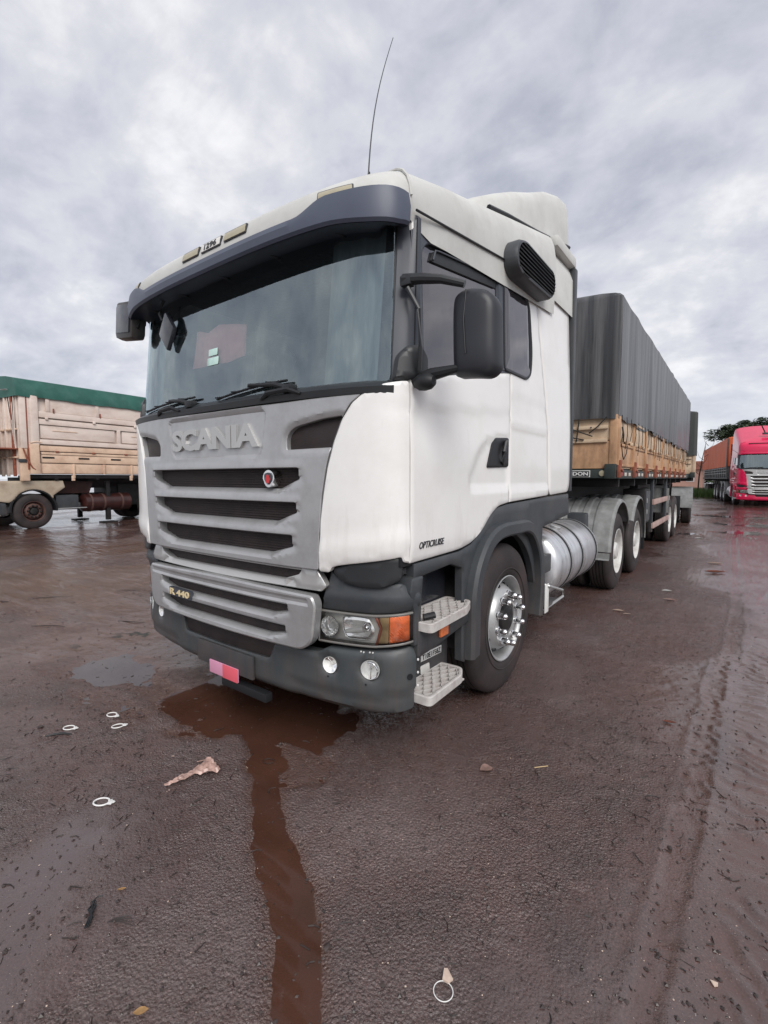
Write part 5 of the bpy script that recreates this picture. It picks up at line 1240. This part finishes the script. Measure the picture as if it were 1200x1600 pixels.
def axis_pts(lo, a, b, hi, fine, grow=1.09):
    mid = list(np.arange(a, b, fine)); out = mid[:]; s = fine; p = a
    L1 = []
    while p > lo: s = min(s*grow, 60); p -= s; L1.append(p)
    p = mid[-1]; s = fine; L2 = []
    while p < hi: s = min(s*grow, 60); p += s; L2.append(p)
    return np.array(L1[::-1]+mid+L2)
gx = axis_pts(-900, -1.6, 3.1, 900, .0135, 1.035); gy = axis_pts(-400, -1.45, 3.2, 1500, .0135, 1.035)
X, Y = np.meshgrid(gx, gy); Hh = height(X, Y); fade = np.exp(-(np.hypot(X, Y)/60.0)**2); Hh = Hh*fade
def grid_mesh(name, gx, gy, H, mask=None):
    nx, ny = len(gx), len(gy); Xg, Yg = np.meshgrid(gx, gy); co = np.stack([Xg.ravel(), Yg.ravel(), H.ravel()], 1)
    i = (np.arange(ny-1)[:, None]*nx+np.arange(nx-1)[None]).ravel(); q = np.stack([i, i+1, i+nx+1, i+nx], 1)
    if mask is not None:
        m = mask[:-1, :-1] | mask[1:, :-1] | mask[:-1, 1:] | mask[1:, 1:]; q = q[m.ravel()]
        used, inv = np.unique(q, return_inverse=True); q = inv.reshape(q.shape); co = co[used]
    me = bpy.data.meshes.new(name); me.vertices.add(len(co)); me.vertices.foreach_set('co', co.astype(np.float32).ravel())
    me.loops.add(q.size); me.loops.foreach_set('vertex_index', q.astype(np.int32).ravel()); me.polygons.add(len(q))
    me.polygons.foreach_set('loop_start', (np.arange(len(q))*4).astype(np.int32)); me.polygons.foreach_set('loop_total', np.full(len(q), 4, np.int32))
    me.polygons.foreach_set('use_smooth', np.ones(len(q), bool)); me.update(calc_edges=True); me.validate(); return me
def ground_mat():
    m = bpy.data.materials.new('wet_red_dirt_asphalt'); m.use_nodes = True; nt = m.node_tree; N = nt.nodes; L = nt.links; b = N['Principled BSDF']
    geo = N.new('ShaderNodeNewGeometry'); pos = geo.outputs['Position']
    def noise(scale, det, rough=.6, st=(1, 1, 1), dist=0):
        mp = N.new('ShaderNodeMapping'); mp.inputs['Scale'].default_value = st; L.new(pos, mp.inputs[0])
        n = N.new('ShaderNodeTexNoise'); n.inputs['Scale'].default_value = scale; n.inputs['Detail'].default_value = det; n.inputs['Roughness'].default_value = rough; n.inputs['Distortion'].default_value = dist
        L.new(mp.outputs[0], n.inputs['Vector']); return n.outputs[0]
    def ramp(x, stops):
        r = N.new('ShaderNodeValToRGB'); L.new(x, r.inputs[0]); e = r.color_ramp.elements
        e[0].position = stops[0][0]; e[0].color = (*stops[0][1], 1); e[1].position = stops[-1][0]; e[1].color = (*stops[-1][1], 1)
        for p, c in stops[1:-1]: q = e.new(p); q.color = (*c, 1)
        return r.outputs[0]
    def mix(a, b_, f, mode='MIX'):
        mx = N.new('ShaderNodeMix'); mx.data_type = 'RGBA'; mx.blend_type = mode
        for v, i in ((f, 0), (a, 6), (b_, 7)):
            if isinstance(v, (int, float)): mx.inputs[i].default_value = v
            elif isinstance(v, tuple): mx.inputs[i].default_value = (*v, 1)
            else: L.new(v, mx.inputs[i])
        return mx.outputs[2]
    def mrange(x, a, b_, c, d):
        r = N.new('ShaderNodeMapRange'); L.new(x, r.inputs[0]); r.inputs[1].default_value = a; r.inputs[2].default_value = b_; r.inputs[3].default_value = c; r.inputs[4].default_value = d; return r.outputs[0]
    base = ramp(noise(1.1, 8, .65), [(.30, (.044, .028, .026)), (.5, (.086, .050, .043)), (.68, (.130, .090, .083))])
    agg_glint = ramp(noise(150, 4, .75), [(.30, (.22, .20, .20)), (.46, (.85, .85, .85)), (.56, (1.25, 1.22, 1.2)), (.66, (2.2, 2.1, 2.0)), (.74, (3.4, 3.2, 3.1))])  # palest stops put wet glints into the aggregate colour
    c1 = mix(base, agg_glint, .75, 'MULTIPLY')
    mud = mrange(noise(.55, 5, .6, (1, 1, 1), .4), .50, .66, 0, .75)
    c2 = mix(c1, (.052, .022, .016), mud)
    grey = mrange(noise(.33, 4, .6), .50, .7, 0, .6); c3 = mix(c2, (.112, .088, .090), grey); sp_ = N.new('ShaderNodeSeparateXYZ'); L.new(pos, sp_.inputs[0]); low = mrange(sp_.outputs[2], -.004, .0095, 1, 0); c3 = mix(c3, (.085, .038, .026), low)
    speck = mrange(noise(240, 2, .5), .70, .76, 0, .8); c4 = mix(c3, (.45, .40, .38), speck)
    L.new(c4, b.inputs['Base Color'])
    r1 = mrange(noise(.8, 6, .62, (1, 1, 1), .3), .36, .60, .36, .16); r2 = mrange(noise(60, 4, .6), .3, .7, -.10, .12)
    ad = N.new('ShaderNodeMath'); ad.operation = 'ADD'; L.new(r1, ad.inputs[0]); L.new(r2, ad.inputs[1]); lw = N.new('ShaderNodeMath'); lw.operation = 'MULTIPLY_ADD'; L.new(low, lw.inputs[0]); lw.inputs[1].default_value = -.18; L.new(ad.outputs[0], lw.inputs[2]); lw.use_clamp = True; L.new(lw.outputs[0], b.inputs['Roughness'])
    b.inputs['Specular IOR Level'].default_value = 1.0
    fx = N.new('ShaderNodeMath'); fx.operation = 'MULTIPLY_ADD'; L.new(noise(.45, 6, .62, (1, .7, 1), .5), fx.inputs[0]); fx.inputs[1].default_value = 1.0
    bias_r = mrange(sp_.outputs[0], 1.7, 2.8, 0, .24); bias_l = mrange(sp_.outputs[0], -.3, -2.2, 0, .10); bias_f = mrange(sp_.outputs[1], 4, 14, 0, .08)
    b1 = N.new('ShaderNodeMath'); b1.operation = 'ADD'; L.new(bias_r, b1.inputs[0]); L.new(bias_l, b1.inputs[1]); b2 = N.new('ShaderNodeMath'); b2.operation = 'ADD'; L.new(b1.outputs[0], b2.inputs[0]); L.new(bias_f, b2.inputs[1]); L.new(b2.outputs[0], fx.inputs[2])
    film = mrange(fx.outputs[0], .50, .62, 0, 1)
    rf = N.new('ShaderNodeMix'); rf.data_type = 'FLOAT'; L.new(film, rf.inputs[0]); L.new(lw.outputs[0], rf.inputs[2]); rf.inputs[3].default_value = .08; L.new(rf.outputs[0], b.inputs['Roughness'])
    h1 = noise(85, 5, .68); h2 = noise(260, 2, .6)
    vor = N.new('ShaderNodeTexVoronoi'); vor.inputs['Scale'].default_value = 95; L.new(pos, vor.inputs['Vector'])
    sm = N.new('ShaderNodeMath'); sm.operation = 'MULTIPLY_ADD'; L.new(h2, sm.inputs[0]); sm.inputs[1].default_value = .35; L.new(h1, sm.inputs[2])
    sv = N.new('ShaderNodeMath'); sv.operation = 'MULTIPLY_ADD'; L.new(vor.outputs[0], sv.inputs[0]); sv.inputs[1].default_value = -.6; L.new(sm.outputs[0], sv.inputs[2])
    bp = N.new('ShaderNodeBump'); bs_ = mrange(film, 0, 1, .95, .17); L.new(bs_, bp.inputs['Strength']); bp.inputs['Distance'].default_value = .010; L.new(sv.outputs[0], bp.inputs['Height']); L.new(bp.outputs[0], b.inputs['Normal'])
    return m
M['ground'] = ground_mat()
g = link('ground', grid_mesh('ground', gx, gy, Hh), M['ground'], None, None); tag(g, kind='structure')
def water_mat(name, col, rough):
    m = mat(name, col, rough, var=.25, vscale=2.2, spec=.5, ior=1.33, bump=.08, bscale=9); b = m.node_tree.nodes['Principled BSDF']; b.inputs['Base Color'].default_value = (*col, 1)
    nt = m.node_tree; tr = nt.nodes.new('ShaderNodeBsdfTransparent'); tr.inputs[0].default_value = (.62, .42, .34, 1); mxs = nt.nodes.new('ShaderNodeMixShader'); mxs.inputs[0].default_value = .66; nt.links.new(tr.outputs[0], mxs.inputs[1]); nt.links.new(b.outputs[0], mxs.inputs[2])
    gl = nt.nodes.new('ShaderNodeBsdfGlossy'); gl.inputs['Roughness'].default_value = .05; fr = nt.nodes.new('ShaderNodeFresnel'); fr.inputs[0].default_value = 1.45; m2 = nt.nodes.new('ShaderNodeMixShader'); nt.links.new(fr.outputs[0], m2.inputs[0]); nt.links.new(mxs.outputs[0], m2.inputs[1]); nt.links.new(gl.outputs[0], m2.inputs[2]); b.inputs['Specular IOR Level'].default_value = 0
    nt.links.new(m2.outputs[0], nt.nodes['Material Output'].inputs[0]); return m
M['mud'] = water_mat('muddy_water', (.092, .042, .028), .06)
M['film'] = water_mat('sky_grey_water', (.12, .098, .096), .04)  # paler grey copy of the puddle water, sky reflection put into its colour
LEV = -.0035
def water(name, x0, x1, y0, y1, step, mt, cond=None):
    ax = np.arange(x0, x1, step); ay = np.arange(y0, y1, step); A, Bq = np.meshgrid(ax, ay); hh = height(A, Bq)*np.exp(-(np.hypot(A, Bq)/60.0)**2); mk = hh < LEV
    if cond is not None: mk &= cond(A, Bq)
    if not mk.any(): return
    o = link(name, grid_mesh(name, ax, ay, np.full(A.shape, LEV), mk), mt, None, None); tag(o, kind='structure'); return o
muddy = lambda A, Bq: (A > -.72+.1*np.sin(Bq*9))
water('muddy_puddle', -.75, 2.2, -1.6, .9, .012, M['mud'], lambda A, Bq: (segd(A, Bq, TRAIL) < .30) | (np.hypot((A-.05)/1.0, (Bq-.20)/.60) < 1.0))
water('water_film', -7.5, -.60, -1.4, 2.4, .02, M['film'], lambda A, Bq: ~((segd(A, Bq, TRAIL) < .30) | (np.hypot((A-.05)/1.0, (Bq-.20)/.60) < 1.0)))
water('yard_puddle', -8, 14, 9, 45, .06, M['film'])

# ================================================================== small things on the ground
def gz(x, y): return max(float(height(np.array([x]), np.array([y]))[0]), LEV)
def stone_mesh(r, seed):
    rs = random.Random(seed); bm = bmesh.new(); bmesh.ops.create_icosphere(bm, subdivisions=1, radius=r)
    for v in bm.verts: v.co *= rs.uniform(.65, 1.15); v.co.z *= .65
    me = bpy.data.meshes.new('stone'); bm.to_mesh(me); bm.free(); return me
# loose gravel: thousands of tiny chips joined as one
rs = np.random.RandomState(11); V = []; Fc = []
oct_v = np.array([(1, 0, 0), (0, 1, 0), (-1, 0, 0), (0, -1, 0), (0, 0, 1), (0, 0, -1)], float); oct_f = [(0, 1, 4), (1, 2, 4), (2, 3, 4), (3, 0, 4), (1, 0, 5), (2, 1, 5), (3, 2, 5), (0, 3, 5)]
def gravel(name, n, mt, rmin, rmax, dens=None):
    V = []; Fc = []
    P = []
    while len(P) < n:
        d = rs.exponential(2.6)+.9; a = radians(rs.uniform(-10, 115)); x = 2.5-d*sin(a)*1.0; y = -1.7+d*cos(a)
        if x > 3.9 or y < -1.6: continue
        P.append((x, y))
    P = np.array(P); hz = np.maximum(height(P[:, 0], P[:, 1]), LEV-.004)
    for (x, y), z in zip(P, hz):
        r = rmin+(rmax-rmin)*rs.rand()**3; an = rs.rand()*6.28; c, s_ = cos(an), sin(an); b = len(V)
        for v in oct_v*rs.uniform(.6, 1.2, (6, 3))*r:
            V.append((x+v[0]*c-v[1]*s_, y+v[0]*s_+v[1]*c, z+v[2]*.6+r*.25))
        Fc += [tuple(i+b for i in f) for f in oct_f]
    o = MB(); o.v = V; o.f = Fc; o = o.build(name, mt, None, None, False); tag(o, kind='stuff'); return o
gravel('loose_gravel', 10000, M['stone'], .0018, .0095)
gravel('pale_grit', 1500, M['stonep'], .0010, .0040)
def debris(n, mt):
    V = []; Fc = []; k = 0
    cl = [(2.05, 1.6, .35, 1.0), (1.9, .8, .5, .7), (2.3, .5, .3, .6), (-2.2, .6, 1.4, .7), (-.6, -.5, .4, .3), (2.4, 3.5, .6, 1.6), (1.0, -.6, .9, .5), (.3, -.9, .5, .3)]
    for k in range(n):
        c = cl[rs.randint(len(cl))]; x = c[0]+rs.normal()*c[2]; y = c[1]+rs.normal()*c[3]
        if y < -1.5 or x > 3.8: continue
        z = max(float(height(np.array([x]), np.array([y]))[0]), LEV)+.001; l = .004+.022*rs.rand()**2.5; a = rs.rand()*6.28; w = .0006+.0018*rs.rand(); b = len(V); px, py = -sin(a)*w, cos(a)*w; bend = rs.normal()*.25*l
        P = [(x-cos(a)*l, y-sin(a)*l), (x+px*bend/w, y+py*bend/w), (x+cos(a)*l, y+sin(a)*l)]
        for q in P: V.extend([(q[0]+px, q[1]+py, z), (q[0]-px, q[1]-py, z), (q[0], q[1], z+w*1.6)])
        for j in (0, 1):
            o_ = b+3*j; Fc.extend([(o_, o_+3, o_+5, o_+2), (o_+1, o_+2, o_+5, o_+4)])
    o = MB(); o.v = V; o.f = Fc; o = o.build('fine_debris', mt, None, None, False); tag(o, kind='stuff')
debris(1500, M['twig'])
def place(o, x, y, rz=0, dz=0.0): o.location = (x, y, gz(x, y)+dz); o.rotation_euler = (0, 0, rz); return o
# torn-off plastic seal rings
def seal(r, w):
    mb = MB(); pts = [(r*cos(a), r*.72*sin(a), .004) for a in [2*pi*k/28 for k in range(29)]]; mb.tube(pts, .0028*r/.028, 6, False)
    mb.box((r*1.22, 0, .004), (r*.55, r*.75, .004), None, .0015); mb.box((r*.95, r*.35, .004), (r*.5, r*.25, .004), Matrix.Rotation(.5, 3, 'Z'), .001); mb.box((r*1.55, r*.1, .004), (r*.25, r*.35, .004), Matrix.Rotation(-.4, 3, 'Z'), .001)
    return mb
for (x, y, rz, r, lab) in ((-.612, -.416, .2, .034, 'white plastic seal ring farthest from the viewer, beside the black pebble near the puddle'),
                          (-.43, -.462, 1.0, .032, 'white plastic seal ring of the upper pair, nearer to the muddy puddle'),
                          (-.64, -.646, .5, .033, 'white plastic seal ring lying just above the black curved strip at the left'),
                          (.216, -.818, .55, .036, 'white plastic seal ring alone on the asphalt left of the crumpled film')):
    o = seal(r, .01).build('seal_ring', M['plasticwhite']); place(o, x, y, rz, .002); tag(o, lab, 'seal ring', 'torn white seal rings on the ground')
# crumpled film
rs2 = random.Random(5); bm = bmesh.new()
n1, n2 = 26, 9; vv = []
for i in range(n1):
    t = i/(n1-1); w_ = .008+.050*t**1.4; row = []
    for j in range(n2):
        s_ = j/(n2-1)-.5; row.append(bm.verts.new((t*.25-.12, s_*w_*2*(1+.3*sin(t*9)), .006+.018*abs(sin(s_*14+t*11))*(.3+t*.8)+rs2.uniform(0, .006))))
    vv.append(row)
for i in range(n1-1):
    for j in range(n2-1): bm.faces.new((vv[i][j], vv[i+1][j], vv[i+1][j+1], vv[i][j+1]))
me = bpy.data.meshes.new('plastic_film'); bm.to_mesh(me); bm.free()
o = link('plastic_film', me, M['bag'], None, 30); place(o, .375, -.475, radians(78), .002); tag(o, 'crumpled dirty pinkish plastic film on the asphalt in front of the bumper', 'litter')
MB().tube([(.10, .02, .006), (.13, .05, .008), (.11, .085, .006), (.07, .10, .005)], .0022, 5).build('loop', M['bag'], o); 
# key ring with a tag
kr = empty('key_ring', (1.88, -.585, gz(1.88, -.585)+.003), radians(10)); tag(kr, 'thin white plastic ring with a torn beige tab, alone near the bottom edge', 'ring')
MB().tube([(.028*cos(a), .028*sin(a), .004) for a in [2*pi*k/36 for k in range(37)]], .0014, 6, False).build('loop', M['plasticwhite'], kr)
mb = MB(); mb.prism([(-.012, .026), (.006, .024), (.016, .040), (-.008, .062), (-.018, .058)], lambda u, v: (u, v, .010), lambda u, v: (u, v, .004)); mb.build('tab', M['stonep'], kr)
def stick(pts, r, x, y, rz, mt, name, lab, cat, group=None):
    o = MB().tube(pts, r, 6).build(name, mt); place(o, x, y, rz, .003); tag(o, lab, cat, group)
stick([(-.07, 0, .003), (-.03, .008, .004), (.02, .008, .004), (.07, -.012, .003)], [.004, .006, .007, .003], -.60, -.713, .9, M['black'], 'rubber_strip', 'black curved rubber strip lying below the seal ring at the left', 'rubber strip')
stick([(-.035, 0, .002), (.04, .004, .003)], .0022, 1.748, .658, .75, M['straw'], 'straw', 'single pale straw lying straight on the dark wet asphalt at the right', 'straw')
TW = ((1.944, .909, 2.4, .08, 'thin dark twig slanting on the asphalt just right of the pale straw'), (2.249, .302, 2.6, .06, 'dark forked twig between two pebbles at the lower right'), (2.024, 1.747, 2.2, .08, 'dark twig among the debris before the bright wheel rut'),
      (1.093, -.177, .9, .04, 'short bent twig beside the muddy runnel on its right'), (.077, -.11, 1.1, .06, 'dark stick floating at the front edge of the muddy puddle'), (-4.315, .463, .6, .5, 'long thin dark twig far left on the wet gravel, nearest the grain truck'),
      (-3.012, .009, .5, .35, 'long thin dark twig at the left, second from the grain truck'), (-3.89, 1.197, .8, .3, 'dark twig at the left close to the white truck bumper, farther one'), (-2.514, .593, .7, .3, 'dark twig at the left close to the white truck bumper, nearer one'),
      (-.416, -.981, .9, .05, 'short dark twig cut by the left edge of the picture'))
for i, (x, y, rz, l, lab) in enumerate(TW):
    rr = random.Random(i+40); pts = [(l*(t-.5)*1.0, l*.12*sin(t*3+i), .003+.004*rr.random()) for t in [k/6 for k in range(7)]]
    stick(pts, [.0012+.0016*min(l/.08, 1.8)*(1-abs(k-2.5)/4) for k in range(7)], x, y, rz, M['twig'], 'twig', lab, 'twig', 'twigs scattered on the yard')
stick([(.022*cos(a)*1.5, .022*sin(a), .004) for a in [radians(t) for t in range(20, 250, 20)]], .0022, 2.247, .723, .5, M['twig'], 'wire_loop', 'open dark wire hook right of the thin slanting twig', 'wire')
stick([(.03*cos(a), .02*sin(a), .004) for a in [radians(t) for t in range(0, 350, 20)]], .0016, .57, -.141, .5, M['twig'], 'wire_loop', 'small dark oval loop lying in the muddy runnel', 'wire')
mb = MB()
for k in range(3): mb.tube([(-.05, .006*k-.006, .004), (-.02+.004*k, .012-.01*k, .009), (.02, .004*k, .006), (.055, -.008+.006*k, .003)], [.002, .0035, .004, .002], 6)
mb.tube([(-.05, 0, .004), (-.062, .012, .006), (-.06, .028, .004)], .002, 5)
o = mb.build('rubber_scrap', M['black']); place(o, .794, -1.091, -.55, .002); tag(o, 'twisted black rubber scrap at the lower left', 'scrap')
mb = MB()
for k in range(4): mb.tube([(-.045+.004*k, .003*k, .003), (0, .006*k-.01, .008), (.05-.005*k, .014*k-.03, .004)], [.0008, .0014, .0006], 5)
o = mb.build('dry_grass_wisp', M['twig']); place(o, .902, -1.039, .8, .002); tag(o, 'wisp of dark dry grass right of the twisted rubber scrap', 'grass wisp')
def leaf(l, w, x, y, rz, mt, lab, cat='leaf', name='leaf', curl=.25):
    bm = bmesh.new(); n = 8; rows = []
    for i in range(n+1):
        t = i/n; ww = w*sin(pi*min(.97, max(.03, t)))**.8; rows.append([bm.verts.new(((t-.5)*l, s_*ww/2, .002+curl*l*(t-.5)**2+abs(s_)*ww*.18)) for s_ in (-1, 0, 1)])
    for i in range(n):
        for j in (0, 1): bm.faces.new((rows[i][j], rows[i+1][j], rows[i+1][j+1], rows[i][j+1]))
    bmesh.ops.solidify(bm, geom=bm.faces[:], thickness=.0008)
    me = bpy.data.meshes.new(name); bm.to_mesh(me); bm.free(); o = link(name, me, mt, None, 50); place(o, x, y, rz, .003); tag(o, lab, cat); return o
leaf(.040, .022, 1.226, -1.133, .9, M['leafd'], 'yellow brown leaf at the very bottom edge left of the muddy runnel')
leaf(.030, .012, .779, -.983, .9, M['leafd'], 'small curled dry leaf above the twisted rubber scrap')
leaf(.020, .014, .14, -.433, .3, M['stonep'], 'small beige paper chip above the crumpled film', 'paper chip', 'paper_chip', .05)
leaf(.075, .03, 2.225, 1.57, .3, M['rust'], 'reddish soaked leaf beside the wheel rut')
leaf(.22, .10, 1.784, 12.27, .6, M['plasticwhite'], 'pale flat scrap far down the yard between the trailers', 'litter', 'paper_scrap', .05)
leaf(.24, .10, 2.238, 8.271, .3, M['stonep'], 'pale leaf just behind the rust coloured one in the wet patch')
leaf(.30, .14, 2.271, 7.265, .5, M['rust'], 'rust coloured rag of leaf in the bright wet patch at the right')
leaf(.13, .07, 1.81, 5.46, .4, M['plasticwhite'], 'white scrap beside the rear wheels, the farther of two', 'litter', 'paper_scrap', .1)
leaf(.15, .07, 1.896, 4.955, .1, M['bag'], 'crumpled greyish scrap beside the rear wheels, the nearer of two', 'litter', 'paper_scrap', .2)
leaf(.12, .06, 1.478, 4.085, .2, M['stonep'], 'pale oval scrap in front of the rear wheels, left one', 'litter', 'paper_scrap', .1)
leaf(.08, .03, 1.582, 3.975, .4, M['stonep'], 'narrow pale scrap in front of the rear wheels, right one', 'litter', 'paper_scrap', .1)
leaf(.07, .06, 1.53, .474, .9, M['bag'], 'wrinkled translucent film flat on the asphalt before the front wheel', 'litter', 'plastic_film', .02)
def pebble(r, x, y, mt, lab, seed):
    o = link('pebble', stone_mesh(r, seed), mt, None, 30); place(o, x, y, seed, r*.3); tag(o, lab, 'pebble', 'pebbles lying on the yard')
for i, (r, x, y, k, lab) in enumerate(((.011, 2.507, -.076, 'stonep', 'white chip alone at the lower right near the rut'), (.010, 1.914, .259, 'stone', 'dark round pebble in the middle of the right foreground'), (.012, 2.341, .443, 'stone', 'dark pebble with a tail close to the forked twig'),
        (.013, 1.727, .21, 'stone', 'dark double pebble left of the round one'), (.017, 1.513, -.682, 'stone', 'bluish grey flat stone at the right bank of the muddy runnel'), (.018, -.786, -.747, 'stone', 'black lump at the left beside the seal ring and rubber strip'),
        (.014, -.67, -.449, 'stone', 'black pebble touching the farthest seal ring'), (.03, 1.344, 9.188, 'stone', 'dark clod near the trailer wheels'))):
    pebble(r, x, y, M[k], lab, i+3)

# ================================================================== trees, verge, house
def blob_tree(name, x, y, h, crown_w, crown_h, trunk_h, n, lab, seed, flat=.5):
    rs = random.Random(seed); root = empty(name, (x, y, 0)); tag(root, lab, 'tree')
    mb = MB(); mb.tube([(0, 0, -.1), (.1, 0, trunk_h*.5), (-.05, .1, trunk_h)], [.28, .22, .16], 8)
    ends = []
    for k in range(9):
        a = rs.uniform(0, 2*pi); r = crown_w*.5*rs.uniform(.4, .85); e = (r*cos(a), r*sin(a), trunk_h+crown_h*rs.uniform(.35, .85)); ends.append(e)
        mb.tube([(-.05, .1, trunk_h*.85), (e[0]*.45, e[1]*.45, trunk_h+crown_h*.2), e], [.12, .07, .02], 6)
    mb.build('trunk', M['bark'], root)
    V = []; Fc = []; cl = [(e[0], e[1], e[2], crown_w*rs.uniform(.13, .24)) for e in ends]+[(rs.gauss(0, crown_w*.26), rs.gauss(0, crown_w*.26), trunk_h+crown_h*rs.uniform(.25, .9), crown_w*rs.uniform(.09, .18)) for k in range(20)]
    for k in range(n):
        c = rs.choice(cl); u = Vector((rs.gauss(0, 1), rs.gauss(0, 1), rs.gauss(0, 1))).normalized()*c[3]*rs.uniform(.45, 1.05); p = Vector((c[0]+u.x, c[1]+u.y, c[2]+u.z*flat))
        R = Matrix.Rotation(rs.uniform(0, 6.28), 3, 'Z') @ Matrix.Rotation(rs.uniform(-1, 1), 3, 'X'); s_ = rs.uniform(.08, .2); b = len(V)
        for q in ((-1, 0, 0), (0, -.5, 0), (1, 0, .1), (0, .5, 0)): V.append(tuple(p+R @ (Vector(q)*s_)))
        Fc.append((b, b+1, b+2, b+3))
    o = MB(); o.v = V; o.f = Fc; o.build('crown', M['leaf'], root, None, False); return root
blob_tree('broadleaf_tree', 3.2, 68.2, 7, 6.6, 2.8, 5.3, 16000, 'spreading dark green tree showing above the orange trailer', 2, .7)
blob_tree('broadleaf_tree', 9.0, 71.0, 7, 6.5, 2.6, 5.4, 12000, 'dark green tree crown showing over the crimson cab roof', 4, .7)
bt = empty('bare_tree', (-.22, 46.5, 0)); tag(bt, 'thin bare tree rising beside the far end of the road train', 'tree')
mb = MB(); rs = random.Random(8); mb.tube([(0, 0, -.1), (.05, 0, 1.6), (.2, 0, 3.0), (.45, 0, 4.6)], [.07, .06, .04, .015], 6)
for k in range(9):
    z = 1.8+.3*k; a = rs.uniform(-.3, 1.4); mb.tube([(.05+.07*k, 0, z), (.05+.07*k+.35*cos(a)*(1 if k % 2 else -1), .1, z+.3), (.05+.07*k+.5*cos(a)*(1 if k % 2 else -1), .15, z+.8)], [.025, .015, .006], 5)
mb.build('trunk', M['bark'], bt)
hs = empty('house', (-3.6, 72, 0)); tag(hs, 'small pinkish house with tiled roof seen between the two far trailers', 'house')
B('wall', (0, 0, 1.3), (5, 4, 2.7), M['wallhouse'], hs, .02); mb = MB(); mb.prism([(-2.4, 2.6), (0, 3.7), (2.4, 2.6)], lambda u, v: (-2.8, u, v), lambda u, v: (2.8, u, v)); mb.build('roof', M['roofhouse'], hs)
w_ = B('window', (1.2, -2.02, 1.5), (.9, .06, .9), M['plasticwhite'], hs, .01); B('pane', (1.2, -2.06, 1.5), (.7, .02, .7), M['sideglass'], w_, .005)
rs = random.Random(77); V = []; Fc = []
def tufts(x0, x1, y0, y1, n, hmin, hmax):
    for k in range(n):
        x = rs.uniform(x0, x1); y = rs.uniform(y0, y1); h = rs.uniform(hmin, hmax); a = rs.uniform(0, 6.28); w = .03; b = len(V); dx, dy = rs.gauss(0, .12), rs.gauss(0, .12)
        V.extend([(x-w*cos(a), y-w*sin(a), -.02), (x+w*cos(a), y+w*sin(a), -.02), (x+dx, y+dy, h)]); Fc.append((b, b+1, b+2))
tufts(-3.0, 1.6, 43, 52, 9000, .25, .75)
o = MB(); o.v = V; o.f = Fc; o = o.build('grass', M['grass'], None, None, False); tag(o, kind='stuff')
# far tree belt closing the horizon
V = []; Fc = []
for k in range(26000):
    x = rs.uniform(-220, 160); y = 150+12*sin(x*.05)+rs.uniform(0, 10)-.0008*x*x; hm = 3.2+2.0*(.5+.5*sin(x*.11))+1.5*sin(x*.37)**2; p = Vector((x, y, hm*rs.random()**.7)); b = len(V)
    R = Matrix.Rotation(rs.uniform(0, 6.28), 3, 'Z') @ Matrix.Rotation(rs.uniform(-1, 1), 3, 'X'); s_ = rs.uniform(.5, 1.1)
    for q in ((-1, 0, 0), (0, -.7, 0), (1, 0, .2), (0, .7, .3)): V.append(tuple(p+R @ (Vector(q)*s_)))
    Fc.append((b, b+1, b+2, b+3))
o = MB(); o.v = V; o.f = Fc; o = o.build('distant_foliage', M['leaf'], None, None, False); tag(o, kind='stuff')
